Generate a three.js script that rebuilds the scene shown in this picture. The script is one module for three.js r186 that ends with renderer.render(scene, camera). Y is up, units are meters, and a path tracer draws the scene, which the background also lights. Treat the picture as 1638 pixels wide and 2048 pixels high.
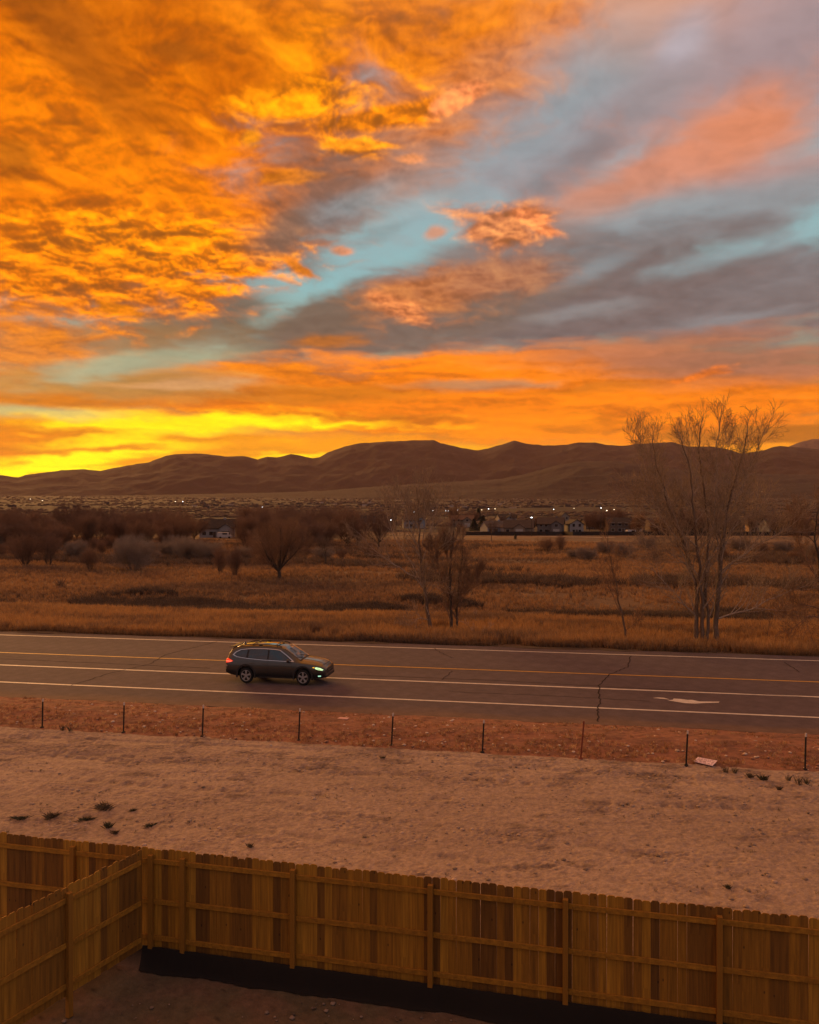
import * as THREE from 'three';
import { mergeGeometries, mergeVertices } from 'three/addons/utils/BufferGeometryUtils.js';
import { RoundedBoxGeometry } from 'three/addons/geometries/RoundedBoxGeometry.js';
import { Brush, Evaluator, SUBTRACTION } from 'three-bvh-csg';

// ------------------------------------------------------------------ camera, sky, sun, exposure
const FOCAL = 1640, HORIZON = 1015, EYE = 7.95;          // the lens in photo pixels, the eye-level line, eye height above the road
const scene = new THREE.Scene();
const camera = new THREE.PerspectiveCamera(2 * Math.atan(1024 / FOCAL) * 180 / Math.PI, 1638 / 2048, 0.1, 60000);
camera.position.set(0, EYE, 0);
camera.rotation.x = -Math.atan((1024 - HORIZON) / FOCAL);
const renderer = new THREE.WebGLRenderer({ antialias: true });
renderer.setSize(819, 1024);
renderer.toneMapping = THREE.LinearToneMapping;
renderer.toneMappingExposure = 1.15;
renderer.shadowMap.enabled = true;

const R = (d) => d * Math.PI / 180;
const clamp = (x, a = 0, b = 1) => Math.min(b, Math.max(a, x));
const lerp = (a, b, t) => a + (b - a) * t;
const sstep = (a, b, x) => { const t = clamp((x - a) / (b - a)); return t * t * (3 - 2 * t); };
let seed = 12345;
function srand(s) { seed = s >>> 0; }
function rnd() { seed |= 0; seed = seed + 0x6D2B79F5 | 0; let t = Math.imul(seed ^ seed >>> 15, 1 | seed); t = t + Math.imul(t ^ t >>> 7, 61 | t) ^ t; return ((t ^ t >>> 14) >>> 0) / 4294967296; }
const rr = (a, b) => a + (b - a) * rnd();

// gradient noise
const PERM = new Uint8Array(512), GX = new Float32Array(256), GY = new Float32Array(256);
srand(77);
{ const p = [...Array(256).keys()]; for (let i = 255; i > 0; i--) { const j = Math.floor(rnd() * (i + 1)); [p[i], p[j]] = [p[j], p[i]]; }
  for (let i = 0; i < 512; i++) PERM[i] = p[i & 255];
  for (let i = 0; i < 256; i++) { const a = rnd() * Math.PI * 2; GX[i] = Math.cos(a); GY[i] = Math.sin(a); } }
function noise(x, y) {
  const xi = Math.floor(x), yi = Math.floor(y), xf = x - xi, yf = y - yi, X = xi & 255, Y = yi & 255;
  const u = xf * xf * xf * (xf * (xf * 6 - 15) + 10), v = yf * yf * yf * (yf * (yf * 6 - 15) + 10);
  const a = PERM[PERM[X] + Y], b = PERM[PERM[X + 1] + Y], c = PERM[PERM[X] + Y + 1], d = PERM[PERM[X + 1] + Y + 1];
  const n0 = GX[a] * xf + GY[a] * yf, n1 = GX[b] * (xf - 1) + GY[b] * yf, n2 = GX[c] * xf + GY[c] * (yf - 1), n3 = GX[d] * (xf - 1) + GY[d] * (yf - 1);
  return 1.5 * ((n0 + (n1 - n0) * u) + ((n2 + (n3 - n2) * u) - (n0 + (n1 - n0) * u)) * v);
}
function fbm(x, y, o = 4, gain = 0.5) { let s = 0, a = 1, t = 0; for (let i = 0; i < o; i++) { s += a * noise(x, y); t += a; a *= gain; x = x * 2.03 + 17.3; y = y * 2.03 - 9.1; } return s / t * 1.35; }
function billow(x, y, o = 4) { let s = 0, a = 1, t = 0; for (let i = 0; i < o; i++) { s += a * (1 - 2.2 * Math.abs(noise(x, y))); t += a; a *= 0.55; x = x * 2.07 + 5.3; y = y * 2.07 + 3.7; } return s / t; }
const lin = (c) => c <= 0.04045 ? c / 12.92 : Math.pow((c + 0.055) / 1.055, 2.4);
const L = (r, g, b) => [lin(r / 255), lin(g / 255), lin(b / 255)];      // an 8-bit colour as linear light

// the evening sky: clouds laid out by bearing and height in degrees, lit from below the horizon at the left
const bearing = (px, py) => { const a = Math.atan((px - 819) / FOCAL); return [a / R(1), Math.atan((HORIZON - py) / FOCAL * Math.cos(a)) / R(1)]; };
const DEG = 28.6;
// [x, y, half-length, half-height, tilt, colour, opacity, edge softness, raggedness, inner texture, which noise]
const CLOUDS = [
  // thin veils, upper right
  [1400, 90, 420, 150, 12, [172, 140, 138], 0.85, 0.46, 0.3, 0.10, 0],
  [1120, 40, 330, 110, 8, [226, 148, 100], 0.9, 0.46, 0.4, 0.16, 0],
  [1070, 230, 260, 120, 25, [146, 148, 152], 0.85, 0.5, 0.4, 0.12, 0],
  [1150, 270, 170, 72, 25, [136, 152, 158], 0.85, 0.5, 0.5, 0.10, 0],
  [1370, 90, 60, 40, 30, [168, 166, 176], 0.7, 0.46, 0.5, 0.1, 0],
  [1400, 165, 300, 50, 18, [154, 136, 138], 0.75, 0.5, 0.5, 0.12, 0],
  [1290, 215, 120, 26, 28, [142, 136, 138], 0.5, 0.5, 0.8, 0.14, 0],
  [1140, 345, 120, 34, 30, [124, 116, 118], 0.75, 0.46, 0.5, 0.14, 0],
  [1590, 170, 130, 90, 20, [152, 130, 132], 0.7, 0.46, 0.4, 0.1, 0],
  // pink bank on the right
  [1440, 315, 300, 80, 14, [176, 130, 118], 0.75, 0.5, 0.8, 0.16, 0],
  [1480, 275, 130, 66, 8, [220, 132, 88], 0.8, 0.5, 0.8, 0.18, 0],
  [1310, 350, 120, 34, 10, [206, 136, 108], 0.65, 0.5, 0.8, 0.16, 0],
  [1190, 410, 110, 30, 12, [202, 132, 102], 0.75, 0.46, 0.8, 0.16, 0],
  [1560, 360, 120, 40, 10, [184, 128, 116], 0.7, 0.46, 0.5, 0.12, 0],
  // grey decks through the middle
  [1400, 430, 330, 44, 6, [136, 146, 150], 0.9, 0.46, 0.5, 0.10, 0],
  [1300, 490, 240, 34, 8, [126, 128, 130], 0.85, 0.42, 0.6, 0.10, 0],
  [1500, 605, 420, 80, 3, [114, 106, 106], 0.98, 0.32, 0.5, 0.18, 0],
  [1550, 535, 150, 34, 10, [120, 118, 120], 0.9, 0.34, 0.6, 0.14, 0],
  [1120, 600, 390, 88, 8, [110, 99, 97], 0.98, 0.30, 0.5, 0.18, 0],
  [820, 640, 330, 70, 12, [112, 98, 88], 0.98, 0.26, 0.5, 0.18, 0],
  [650, 640, 130, 48, 24, [110, 94, 80], 0.95, 0.26, 0.5, 0.18, 0],
  [960, 520, 200, 40, 14, [128, 110, 104], 0.9, 0.34, 0.5, 0.16, 0],
  [400, 640, 150, 50, 6, [112, 100, 82], 0.98, 0.34, 0.6, 0.20, 0],
  [430, 600, 100, 36, 4, [104, 98, 86], 0.9, 0.34, 0.6, 0.16, 0],
  [250, 680, 190, 30, 4, [148, 112, 72], 0.85, 0.40, 0.5, 0.18, 0],
  [560, 450, 100, 60, 40, [128, 102, 86], 0.98, 0.32, 0.6, 0.2, 1],
  [660, 436, 60, 26, 10, [120, 112, 108], 0.85, 0.36, 0.7, 0.18, 1],
  [590, 520, 70, 26, -8, [122, 122, 118], 0.7, 0.40, 0.6, 0.16, 1],
  [1180, 622, 100, 14, 6, [144, 146, 146], 0.55, 0.46, 0.6, 0.1, 0],
  [1460, 640, 110, 12, 6, [138, 140, 142], 0.55, 0.46, 0.6, 0.1, 0],
  [1510, 495, 160, 15, 8, [138, 160, 164], 0.7, 0.48, 0.8, 0.08, 0],
  [1180, 540, 70, 16, 20, [136, 150, 154], 0.6, 0.46, 0.6, 0.08, 0],
  // warm bank above the pale gap
  [790, 285, 210, 90, 24, [168, 120, 98], 0.95, 0.40, 0.6, 0.19, 1],
  [615, 370, 175, 110, 35, [138, 96, 76], 0.95, 0.36, 0.5, 0.19, 1],
  [930, 130, 210, 100, 24, [206, 124, 70], 0.9, 0.40, 0.6, 0.24, 1],
  // the great orange bank at the left
  [90, 70, 720, 240, 6, [198, 103, 2], 1.0, 0.24, 0.45, 0.28, 1],
  [30, 360, 460, 225, -2, [224, 120, 2], 1.0, 0.20, 0.40, 0.30, 1],
  [760, 30, 300, 90, 3, [220, 124, 34], 0.95, 0.38, 0.5, 0.28, 1],
  [360, 385, 150, 110, 10, [244, 134, 4], 0.85, 0.46, 0.4, 0.22, 1],
  [230, 330, 230, 60, -20, [238, 134, 4], 0.55, 0.46, 0.5, 0.26, 1],
  [130, 60, 170, 46, -35, [150, 82, 42], 0.7, 0.46, 0.8, 0.2, 1],
  [190, 160, 120, 30, -45, [166, 90, 30], 0.6, 0.46, 0.8, 0.2, 1],
  [360, 108, 50, 16, 10, [152, 84, 44], 0.75, 0.44, 0.8, 0.2, 1],
  [290, 210, 110, 36, -35, [190, 102, 12], 0.55, 0.46, 0.7, 0.2, 1],
  [20, 315, 40, 30, 0, [150, 86, 40], 0.7, 0.46, 0.8, 0.2, 1],
  [640, 60, 90, 50, 40, [250, 150, 20], 0.65, 0.46, 0.7, 0.25, 1],
  [520, 20, 160, 40, 10, [206, 112, 14], 0.5, 0.46, 0.7, 0.25, 1],
  // bright ragged rims
  [610, 210, 150, 36, 12, [240, 144, 18], 0.9, 0.30, 0.8, 0.34, 2],
  [770, 236, 150, 24, 8, [244, 142, 44], 1.0, 0.22, 0.9, 0.32, 2],
  [910, 205, 60, 20, 20, [246, 142, 80], 1.0, 0.22, 0.8, 0.24, 2],
  [715, 300, 80, 14, 4, [240, 146, 64], 0.95, 0.24, 1.0, 0.26, 2],
  [820, 318, 30, 9, 4, [226, 140, 84], 0.9, 0.26, 0.9, 0.2, 2],
  [508, 280, 20, 14, 25, [250, 158, 26], 0.9, 0.34, 0.7, 0.2, 2],
  [590, 352, 70, 12, 4, [210, 126, 62], 0.7, 0.30, 1.0, 0.2, 2],
  [300, 500, 240, 66, 2, [242, 140, 6], 1.0, 0.26, 0.8, 0.40, 2],
  [450, 522, 100, 34, -6, [246, 140, 8], 1.0, 0.20, 0.85, 0.40, 2],
  [150, 570, 230, 60, 0, [228, 126, 8], 0.95, 0.28, 0.8, 0.38, 2],
  [370, 572, 90, 16, -4, [240, 136, 14], 0.95, 0.24, 0.9, 0.32, 2],
  [240, 622, 60, 12, -8, [238, 140, 20], 0.9, 0.24, 0.9, 0.2, 2],
  [590, 530, 48, 9, -20, [236, 138, 56], 0.95, 0.26, 0.8, 0.2, 2],
  [560, 558, 34, 6, -14, [214, 140, 84], 0.7, 0.3, 0.8, 0.2, 2],
  [686, 504, 22, 9, 0, [226, 140, 90], 0.9, 0.3, 0.7, 0.15, 2],
  [50, 690, 130, 70, 0, [220, 126, 16], 0.85, 0.42, 0.7, 0.24, 1],
  [660, 430, 70, 30, 8, [116, 104, 100], 0.85, 0.36, 0.8, 0.18, 1],
  [560, 465, 70, 34, 30, [124, 98, 82], 0.8, 0.4, 0.8, 0.18, 1],
  [760, 470, 60, 12, 20, [130, 140, 140], 0.5, 0.46, 0.8, 0.12, 1],
  [720, 400, 90, 22, 25, [138, 150, 152], 0.6, 0.46, 0.9, 0.14, 1],
  [830, 420, 70, 16, 20, [150, 168, 170], 0.5, 0.46, 0.9, 0.1, 1],
  // lit islands in the middle
  [1010, 450, 100, 42, -4, [218, 130, 74], 0.95, 0.24, 0.8, 0.26, 2],
  [1080, 446, 60, 13, -24, [238, 136, 78], 0.95, 0.24, 0.8, 0.26, 2],
  [870, 472, 18, 12, 10, [214, 144, 108], 0.85, 0.4, 0.6, 0.1, 1],
  [860, 585, 140, 46, 6, [190, 112, 60], 0.95, 0.36, 0.7, 0.26, 1],
  [1010, 555, 130, 36, 6, [170, 110, 78], 0.85, 0.40, 0.7, 0.22, 1],
  [800, 618, 66, 16, -22, [222, 128, 72], 0.85, 0.34, 0.8, 0.24, 2],
  [660, 685, 70, 14, 8, [184, 108, 48], 0.75, 0.40, 0.8, 0.2, 1],
  // low bank over the mountains
  [1010, 810, 880, 84, -1, [240, 132, 10], 1.0, 0.22, 0.34, 0.22, 3],
  [1000, 738, 380, 40, 0, [248, 136, 6], 0.95, 0.30, 0.5, 0.24, 3],
  [550, 742, 130, 22, -4, [238, 136, 22], 0.95, 0.30, 0.6, 0.26, 3],
  [1480, 724, 280, 38, -3, [156, 104, 80], 0.92, 0.40, 0.6, 0.18, 3],
  [1400, 752, 60, 8, 14, [224, 116, 58], 0.8, 0.34, 0.9, 0.2, 2],
  [1330, 690, 220, 20, 3, [172, 106, 72], 0.7, 0.44, 0.6, 0.2, 3],
  [950, 772, 150, 9, 0, [166, 126, 92], 0.8, 0.40, 0.7, 0.14, 3],
  [1200, 775, 120, 10, 4, [186, 108, 48], 0.6, 0.40, 0.7, 0.14, 3],
  [600, 790, 240, 18, 2, [190, 116, 50], 0.7, 0.40, 0.7, 0.18, 3],
  [820, 842, 150, 14, -2, [196, 110, 26], 0.85, 0.36, 0.7, 0.2, 3],
  [1080, 855, 220, 26, 0, [250, 146, 10], 0.8, 0.42, 0.6, 0.18, 3],
  [1230, 800, 120, 12, -3, [250, 140, 16], 0.8, 0.40, 0.7, 0.2, 3],
  // pale gap low on the left, and the glow
  [240, 770, 230, 30, 2, [172, 130, 66], 0.85, 0.40, 0.6, 0.18, 3],
  [200, 735, 90, 20, 14, [170, 174, 138], 0.9, 0.42, 0.6, 0.1, 0],
  [340, 720, 130, 14, 10, [152, 158, 128], 0.75, 0.44, 0.6, 0.1, 0],
  [390, 768, 130, 10, 4, [204, 150, 98], 0.8, 0.40, 0.7, 0.14, 3],
  [110, 802, 190, 12, 0, [206, 122, 22], 0.85, 0.36, 0.6, 0.2, 3],
  [120, 828, 140, 11, -2, [180, 176, 122], 0.9, 0.40, 0.5, 0.1, 3],
  [110, 860, 190, 18, -2, [228, 138, 6], 0.95, 0.32, 0.6, 0.2, 3],
  [60, 890, 160, 24, 0, [228, 136, 4], 0.9, 0.32, 0.6, 0.2, 3],
  [420, 905, 430, 22, 4, [246, 166, 4], 0.9, 0.38, 0.5, 0.12, 3],
  [390, 846, 250, 18, 1, [255, 222, 0], 1.0, 0.46, 0.8, 0.14, 3],
  [260, 880, 140, 15, 8, [255, 222, 0], 1.0, 0.46, 0.7, 0.14, 3],
  [150, 918, 220, 12, 9, [255, 238, 0], 1.0, 0.44, 0.6, 0.10, 3],
  [40, 945, 160, 8, 4, [255, 246, 20], 1.0, 0.38, 0.4, 0.05, 3],
  [210, 898, 110, 5, 3, [226, 134, 4], 0.9, 0.36, 0.6, 0.1, 3],
  [60, 908, 80, 5, 2, [232, 138, 4], 0.9, 0.36, 0.6, 0.1, 3],
  [420, 878, 110, 9, 2, [226, 142, 4], 0.85, 0.36, 0.6, 0.1, 3],
  [580, 912, 80, 6, 2, [255, 226, 4], 0.9, 0.42, 0.4, 0.05, 3],
  [950, 898, 170, 6, 0, [255, 190, 20], 0.75, 0.42, 0.4, 0.05, 3],
  // flat wave cloud at the right
  [1560, 868, 240, 17, 0, [170, 104, 44], 0.9, 0.14, 0.10, 0.06, 3],
  [1330, 858, 110, 8, -2, [212, 120, 20], 0.7, 0.25, 0.25, 0.10, 3],
].map(([x, y, a, b, t, c, ...q]) => { const [u, v] = bearing(x, y); return { u, v, a: a / DEG, b: b / DEG, cos: Math.cos(R(t)), sin: Math.sin(R(t)), c: c[0] > 3.2 * c[2] ? L(c[0], c[1] * 0.935, c[2] * 0.3).map((k) => c[1] > 215 ? k * 1.3 : k) : L(...c), q }; });
const GAP = [[0, L(252, 160, 8)], [4, L(250, 156, 14)], [7, L(206, 168, 96)], [11, L(150, 166, 146)], [15, L(134, 178, 180)], [22, L(142, 172, 178)], [32, L(156, 158, 166)], [90, L(140, 140, 150)]];
const WEST = new THREE.Vector3(Math.sin(R(-34)) * Math.cos(R(38)), Math.sin(R(38)), -Math.cos(R(-34)) * Math.cos(R(38)));
function skyColour(az, el, out) {
  const ca = Math.cos(R(az)), sa = Math.sin(R(az)), ce = Math.cos(R(el)), se = Math.sin(R(el));
  const k = 5 / (se + 0.13), X = sa * ce * k, Y = ca * ce * k;       // where the line of sight meets the cloud deck
  const w1 = fbm(X * 0.8 + 3, Y * 0.8, 4), w2 = fbm(X * 0.8 - 40, Y * 0.8 + 21, 4);
  const n = [fbm(X * 0.9 + w1 * 0.5 + 9, Y * 0.9 + w2 * 0.5, 6, 0.52), fbm(X * 1.3 + w1 * 0.6, Y * 1.3 + w2 * 0.6 + 60, 7, 0.6), 0, 0];
  const dens = (x, y) => fbm(x * 1.7 + w1 * 0.4, y * 1.7 + w2 * 0.4 + 60, 7, 0.66);
  const d0 = dens(X, Y), lit = 0.62 * (d0 - dens(X - 0.04, Y + 0.09)) + 0.38 * (d0 - dens(X - 0.14, Y + 0.28));          // the side of each billow that faces the sunset is the bright one
  n[2] = 0.75 * n[1] + 0.7 * d0;
  n[3] = fbm(az * 0.11 + w1 * 0.5, el * 1.5 + w2 * 0.6 + az * 0.03, 6, 0.55);
  const fine = [0.7 * fbm(X * 2.5 + w1, Y * 2.5, 5, 0.55), 1.7 * lit + 0.75 * n[1], 3.4 * lit + 0.35 * n[1], 1.2 * n[3] + 0.6 * lit];
  let i = 1; while (i < GAP.length - 1 && el > GAP[i][0]) i++;
  const t = clamp((el - GAP[i - 1][0]) / (GAP[i][0] - GAP[i - 1][0]));
  let r = lerp(GAP[i - 1][1][0], GAP[i][1][0], t), g = lerp(GAP[i - 1][1][1], GAP[i][1][1], t), b = lerp(GAP[i - 1][1][2], GAP[i][1][2], t);
  // away from the view: broken cloud whose colour goes from orange near the sunset to mauve grey
  const near = sa * ce * WEST.x + se * WEST.y - ca * ce * WEST.z;
  const warm = sstep(-0.05, 0.95, near + 0.22 * n[0]), tex = 1 + 0.3 * n[1];
  const cover = sstep(-0.7, 0.3, n[0] + 0.5 * warm);
  const fr = lerp(0.36, 0.86, warm) * tex, fg = lerp(0.25, 0.27, warm) * tex, fb = lerp(0.25, 0.03, warm) * tex;
  const br = lerp(0.22, r, 0.3), bg = lerp(0.26, g, 0.3), bb = lerp(0.32, b, 0.3);
  const out_ = Math.max(sstep(29.5, 38, el + 1.2 * n[0]), sstep(28, 36, Math.abs(az) + 1.2 * n[1]));
  if (out_ < 1) for (const B of CLOUDS) {
    const du = az - B.u + w1 * 0.7, dv = el - B.v + w2 * 0.35, x = (du * B.cos + dv * B.sin) / B.a, y = (dv * B.cos - du * B.sin) / B.b, d = x * x + y * y;
    if (d > 5) continue;
    const [op, soft, rag, tx, which] = B.q;
    const m = op * sstep(0.5 - soft, 0.5 + soft, Math.exp(-0.7 * d) + rag * 0.5 * n[which] - 0.02);
    if (m <= 0) continue;
    const e = tx * 1.5 * fine[which], l = e > 0 ? 1 + Math.min(e, 0.8) : 1 / (1 - 1.3 * e), sh = tx > 0.2 ? clamp(-1.1 * e - 0.05, 0, 0.6) : 0; // hollows of lit cloud turn to mauve grey
    r += (lerp(B.c[0] * l, 0.21, sh) - r) * m; g += (lerp(B.c[1] * l * (tx > 0.2 ? 0.7 + 0.3 * l : 1), 0.074, sh) - g) * m; b += (lerp(B.c[2] * l, 0.010, sh) - b) * m;
  }
  const air = 1 + 0.30 * Math.exp(-el / 4.5);                          // what the haze of the last kilometres takes away again
  r *= air; g *= air; b *= air;
  out[0] = lerp(r, lerp(br, fr, cover), out_); out[1] = lerp(g, lerp(bg, fg, cover), out_); out[2] = lerp(b, lerp(bb, fb, cover), out_);
}
{
  const W = 4096, H = 2048, data = new Float32Array(W * H * 4), c = [0, 0, 0];
  for (let j = 0; j < H; j++) {
    const el = Math.max(0.05, (j + 0.5) / H * 180 - 90);
    if ((j + 0.5) / H * 180 - 90 < -1) { for (let i = 0; i < W; i++) { const o = (j * W + i) * 4; data[o] = 0.1; data[o + 1] = 0.06; data[o + 2] = 0.04; data[o + 3] = 1; } continue; }
    for (let i = 0; i < W; i++) {
      const ph = ((i + 0.5) / W - 0.5) * 2 * Math.PI;                  // longitude of x + iz
      let az = Math.atan2(Math.cos(ph), -Math.sin(ph)) / R(1);
      const inView = Math.abs(az) < 40 && el < 42, o = (j * W + i) * 4;
      if (!inView && (i % 4 || j % 4) && j % 4 < 4 && el < 80 && ((i >> 2) << 2) !== i) { const s = (j * W + ((i >> 2) << 2)) * 4; data[o] = data[s]; data[o + 1] = data[s + 1]; data[o + 2] = data[s + 2]; data[o + 3] = 1; continue; }
      skyColour(az, el, c);
      data[o] = c[0]; data[o + 1] = c[1]; data[o + 2] = c[2]; data[o + 3] = 1;
    }
  }
  const sky = new THREE.DataTexture(data, W, H, THREE.RGBAFormat, THREE.FloatType);
  sky.mapping = THREE.EquirectangularReflectionMapping; sky.magFilter = THREE.LinearFilter; sky.needsUpdate = true;
  scene.background = sky; scene.environment = sky;
}
const sun = new THREE.DirectionalLight(new THREE.Color().setRGB(1.0, 0.50, 0.16), 2.4);
sun.position.set(Math.sin(R(-30)) * 100, Math.tan(R(13)) * 100, -Math.cos(R(-30)) * 100);
sun.castShadow = true; sun.shadow.radius = 40; sun.shadow.mapSize.set(2048, 2048);
Object.assign(sun.shadow.camera, { left: -60, right: 60, top: 60, bottom: -60, near: 1, far: 400 });
scene.add(sun, sun.target);

// ------------------------------------------------------------------ helpers
const PHI = Math.atan(0.1855), CP = Math.cos(PHI), SP = Math.sin(PHI);
const roadR = (x, z) => SP * x - CP * z;                              // distance from the house, square to the road
const roadS = (x, z) => CP * x + SP * z;                              // distance along the road
const fromRoad = (s, r) => [CP * s + SP * r, SP * s - CP * r];        // back to x, z
function spot(px, py, y = 0) { const d = (EYE - y) * FOCAL / (py - HORIZON); return [(px - 819) / FOCAL * d, -d]; }   // a place on level ground at height y
const taken = new Map();
function numbered(name) { const n = taken.get(name) ?? 0; taken.set(name, n + 1); return n ? `${name}_${String(n).padStart(3, '0')}` : name; }
function thing(name, label, category, [x, y, z] = [0, 0, 0], turn = 0, group) {
  const o = new THREE.Group(); o.name = numbered(name); o.position.set(x, y, z); o.rotation.y = turn;
  o.userData = { label, category }; if (group) o.userData.group = group; scene.add(o); return o;
}
function part(name, geo, mat, parent) { const m = new THREE.Mesh(geo, mat); m.name = name; parent.add(m); return m; }
function structure(name, geo, mat) { const m = part(numbered(name), geo, mat, scene); m.userData = { kind: 'structure' }; return m; }
function solo(name, geo, mat, label, category, group) { const m = part(numbered(name), geo, mat, scene); m.userData = { label, category }; if (group) m.userData.group = group; return m; }
function stuff(name, geo, mat, label, category) { const m = part(numbered(name), geo, mat, scene); m.userData = { kind: 'stuff', label, category }; return m; }
function copyOf(root, [x, y, z], turn, label, scale = 1) {
  const c = root.clone(); c.name = numbered(root.name.replace(/_\d{3}$/, '')); c.userData = { ...root.userData, label }; c.position.set(x, y, z); c.rotation.y = turn;
  if (Array.isArray(scale)) c.scale.set(...scale); else c.scale.setScalar(scale); scene.add(c); return c;
}
const rgb = (r, g, b) => new THREE.Color().setRGB(r, g, b);
function box(w, h, d, x = 0, y = 0, z = 0) { const g = new THREE.BoxGeometry(w, h, d); g.translate(x, y, z); return g; }
// tiling noise for textures
function pnoise(x, y, per) {
  const xi = Math.floor(x), yi = Math.floor(y), xf = x - xi, yf = y - yi, m = (v) => ((v % per) + per) % per;
  const X0 = m(xi), X1 = m(xi + 1), Y0 = m(yi), Y1 = m(yi + 1), u = xf * xf * (3 - 2 * xf), v = yf * yf * (3 - 2 * yf);
  const h = (a, b) => PERM[(PERM[a & 255] + b) & 255], q = (i, fx, fy) => GX[i] * fx + GY[i] * fy;
  return 1.5 * lerp(lerp(q(h(X0, Y0), xf, yf), q(h(X1, Y0), xf - 1, yf), u), lerp(q(h(X0, Y1), xf, yf - 1), q(h(X1, Y1), xf - 1, yf - 1), u), v);
}
function pfbm(u, v, per, o = 5, gain = 0.55) { let s = 0, a = 1, t = 0; for (let i = 0; i < o; i++) { s += a * pnoise(u * per, v * per, per); t += a; a *= gain; per *= 2; } return s / t * 1.4; }
function texture(n, fn, srgb = true) {
  const d = new Uint8Array(n * n * 4);
  for (let j = 0; j < n; j++) for (let i = 0; i < n; i++) { const c = fn(i / n, j / n), o = (j * n + i) * 4; for (let k = 0; k < 3; k++) d[o + k] = clamp(Array.isArray(c) ? c[k] : c) * 255; d[o + 3] = 255; }
  const t = new THREE.DataTexture(d, n, n, THREE.RGBAFormat); t.wrapS = t.wrapT = THREE.RepeatWrapping; t.magFilter = THREE.LinearFilter; t.minFilter = THREE.LinearMipmapLinearFilter; t.generateMipmaps = true;
  if (srgb) t.colorSpace = THREE.SRGBColorSpace; t.needsUpdate = true; return t;
}
const rep = (t, k) => { const c = t.clone(); c.repeat.set(k, k); c.needsUpdate = true; return c; };
// greyish multipliers: the grain of soil, of asphalt, of wood
const grainTex = texture(1024, (u, v) => { const a = pfbm(u, v, 8, 7, 0.72), s = pnoise(u * 256, v * 256, 256); return clamp(0.80 + 0.16 * a + 0.10 * s); });
const grainBump = texture(1024, (u, v) => clamp(0.5 + 0.35 * pfbm(u + 0.3, v, 16, 6, 0.75)), false);
const asphaltTex = texture(1024, (u, v) => { const a = pfbm(u, v, 4, 4, 0.6), s = pnoise(u * 400, v * 400, 400), q = pnoise(u * 200 + 5, v * 200, 200); return clamp(0.82 + 0.08 * a + 0.13 * s + 0.08 * q); });
const KNOTS = [[0.18, 0.22], [0.71, 0.36], [0.43, 0.8]];
const woodTex = texture(512, (u, v) => { const k = pfbm(u, v * 0.125, 16, 5, 0.65), f = pnoise(u * 90, v * 4, 90) * 0.5 + pnoise(u * 40, v * 2, 40) * 0.5, st = pnoise(u * 24, v * 3, 24); let n = 0; for (const [a, b] of KNOTS) { const q = Math.hypot((u - a) * 60, (v - b) * 70); n = Math.max(n, 1 - sstep(0.5, 1.1, q)); } const t = 0.84 + 0.12 * k + 0.11 * f + 0.08 * st - 0.28 * n; return [clamp(t), clamp(t - 0.01), clamp(t - 0.03)]; });
// a sheet sampled on a grid of (i, j) -> [x, y, z, colour]
function sheet(nu, nv, fn, tile = 4) {
  const pos = new Float32Array((nu + 1) * (nv + 1) * 3), col = new Float32Array(pos.length), uv = new Float32Array((nu + 1) * (nv + 1) * 2), idx = [];
  for (let j = 0, k = 0; j <= nv; j++) for (let i = 0; i <= nu; i++, k++) {
    const [x, y, z, c] = fn(i / nu, j / nv); pos.set([x, y, z], k * 3); col.set(c ?? [1, 1, 1], k * 3); uv.set([x / tile, z / tile], k * 2);
    if (i < nu && j < nv) idx.push(k, k + 1, k + nu + 2, k, k + nu + 2, k + nu + 1);
  }
  const g = new THREE.BufferGeometry();
  g.setAttribute('position', new THREE.BufferAttribute(pos, 3)); g.setAttribute('color', new THREE.BufferAttribute(col, 3)); g.setAttribute('uv', new THREE.BufferAttribute(uv, 2));
  g.setIndex(idx); g.computeVertexNormals(); return g;
}
const mixc = (a, b, t) => [lerp(a[0], b[0], t), lerp(a[1], b[1], t), lerp(a[2], b[2], t)];
const tint = (c, k) => [c[0] * k, c[1] * k, c[2] * k];
const soil = (bump, o = {}) => new THREE.MeshStandardMaterial({ vertexColors: true, roughness: 1, map: grainTex, bumpMap: grainBump, bumpScale: bump, ...o });

// ------------------------------------------------------------------ the ground, from the yard to the mountains
const FENCE_A = new THREE.Vector2(-5.08, -15.75), FENCE_DIR = new THREE.Vector2(11.6, 2.70).normalize(), SIDE_DIR = new THREE.Vector2(-1.42, 2.73).normalize();
const fenceZ = (x) => FENCE_A.y + (x - FENCE_A.x) * FENCE_DIR.y / FENCE_DIR.x;
function lotHeight(x, z) { return lerp(-0.52, -0.05, sstep(0, 1, (roadR(x, z) - 14.0) / 12.4)); }
function fieldHeight(x, z) {
  const r = roadR(x, z);
  return -0.16 * sstep(47, 48.5, r) - 0.5 * sstep(48, 70, r) + 0.10 * fbm(x * 0.22, z * 0.22, 3) + 0.5 * fbm(x * 0.025 + 4, z * 0.025, 3) * sstep(50, 80, r) - 0.7 * Math.exp(-(((r - 70 - 4 * noise(x * 0.03, 3)) / 5) ** 2)) - 3.1 * sstep(75, 380, r);
}
function valleyHeight(x, z) { const d = Math.hypot(x, z); return lerp(fieldHeight(x, z), -3.4, sstep(380, 470, d)) + 90 * Math.pow(clamp((d - 420) / 5600), 1.5) + 5 * fbm(x * 0.0022, z * 0.0022, 4) * sstep(420, 1500, d); }

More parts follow.
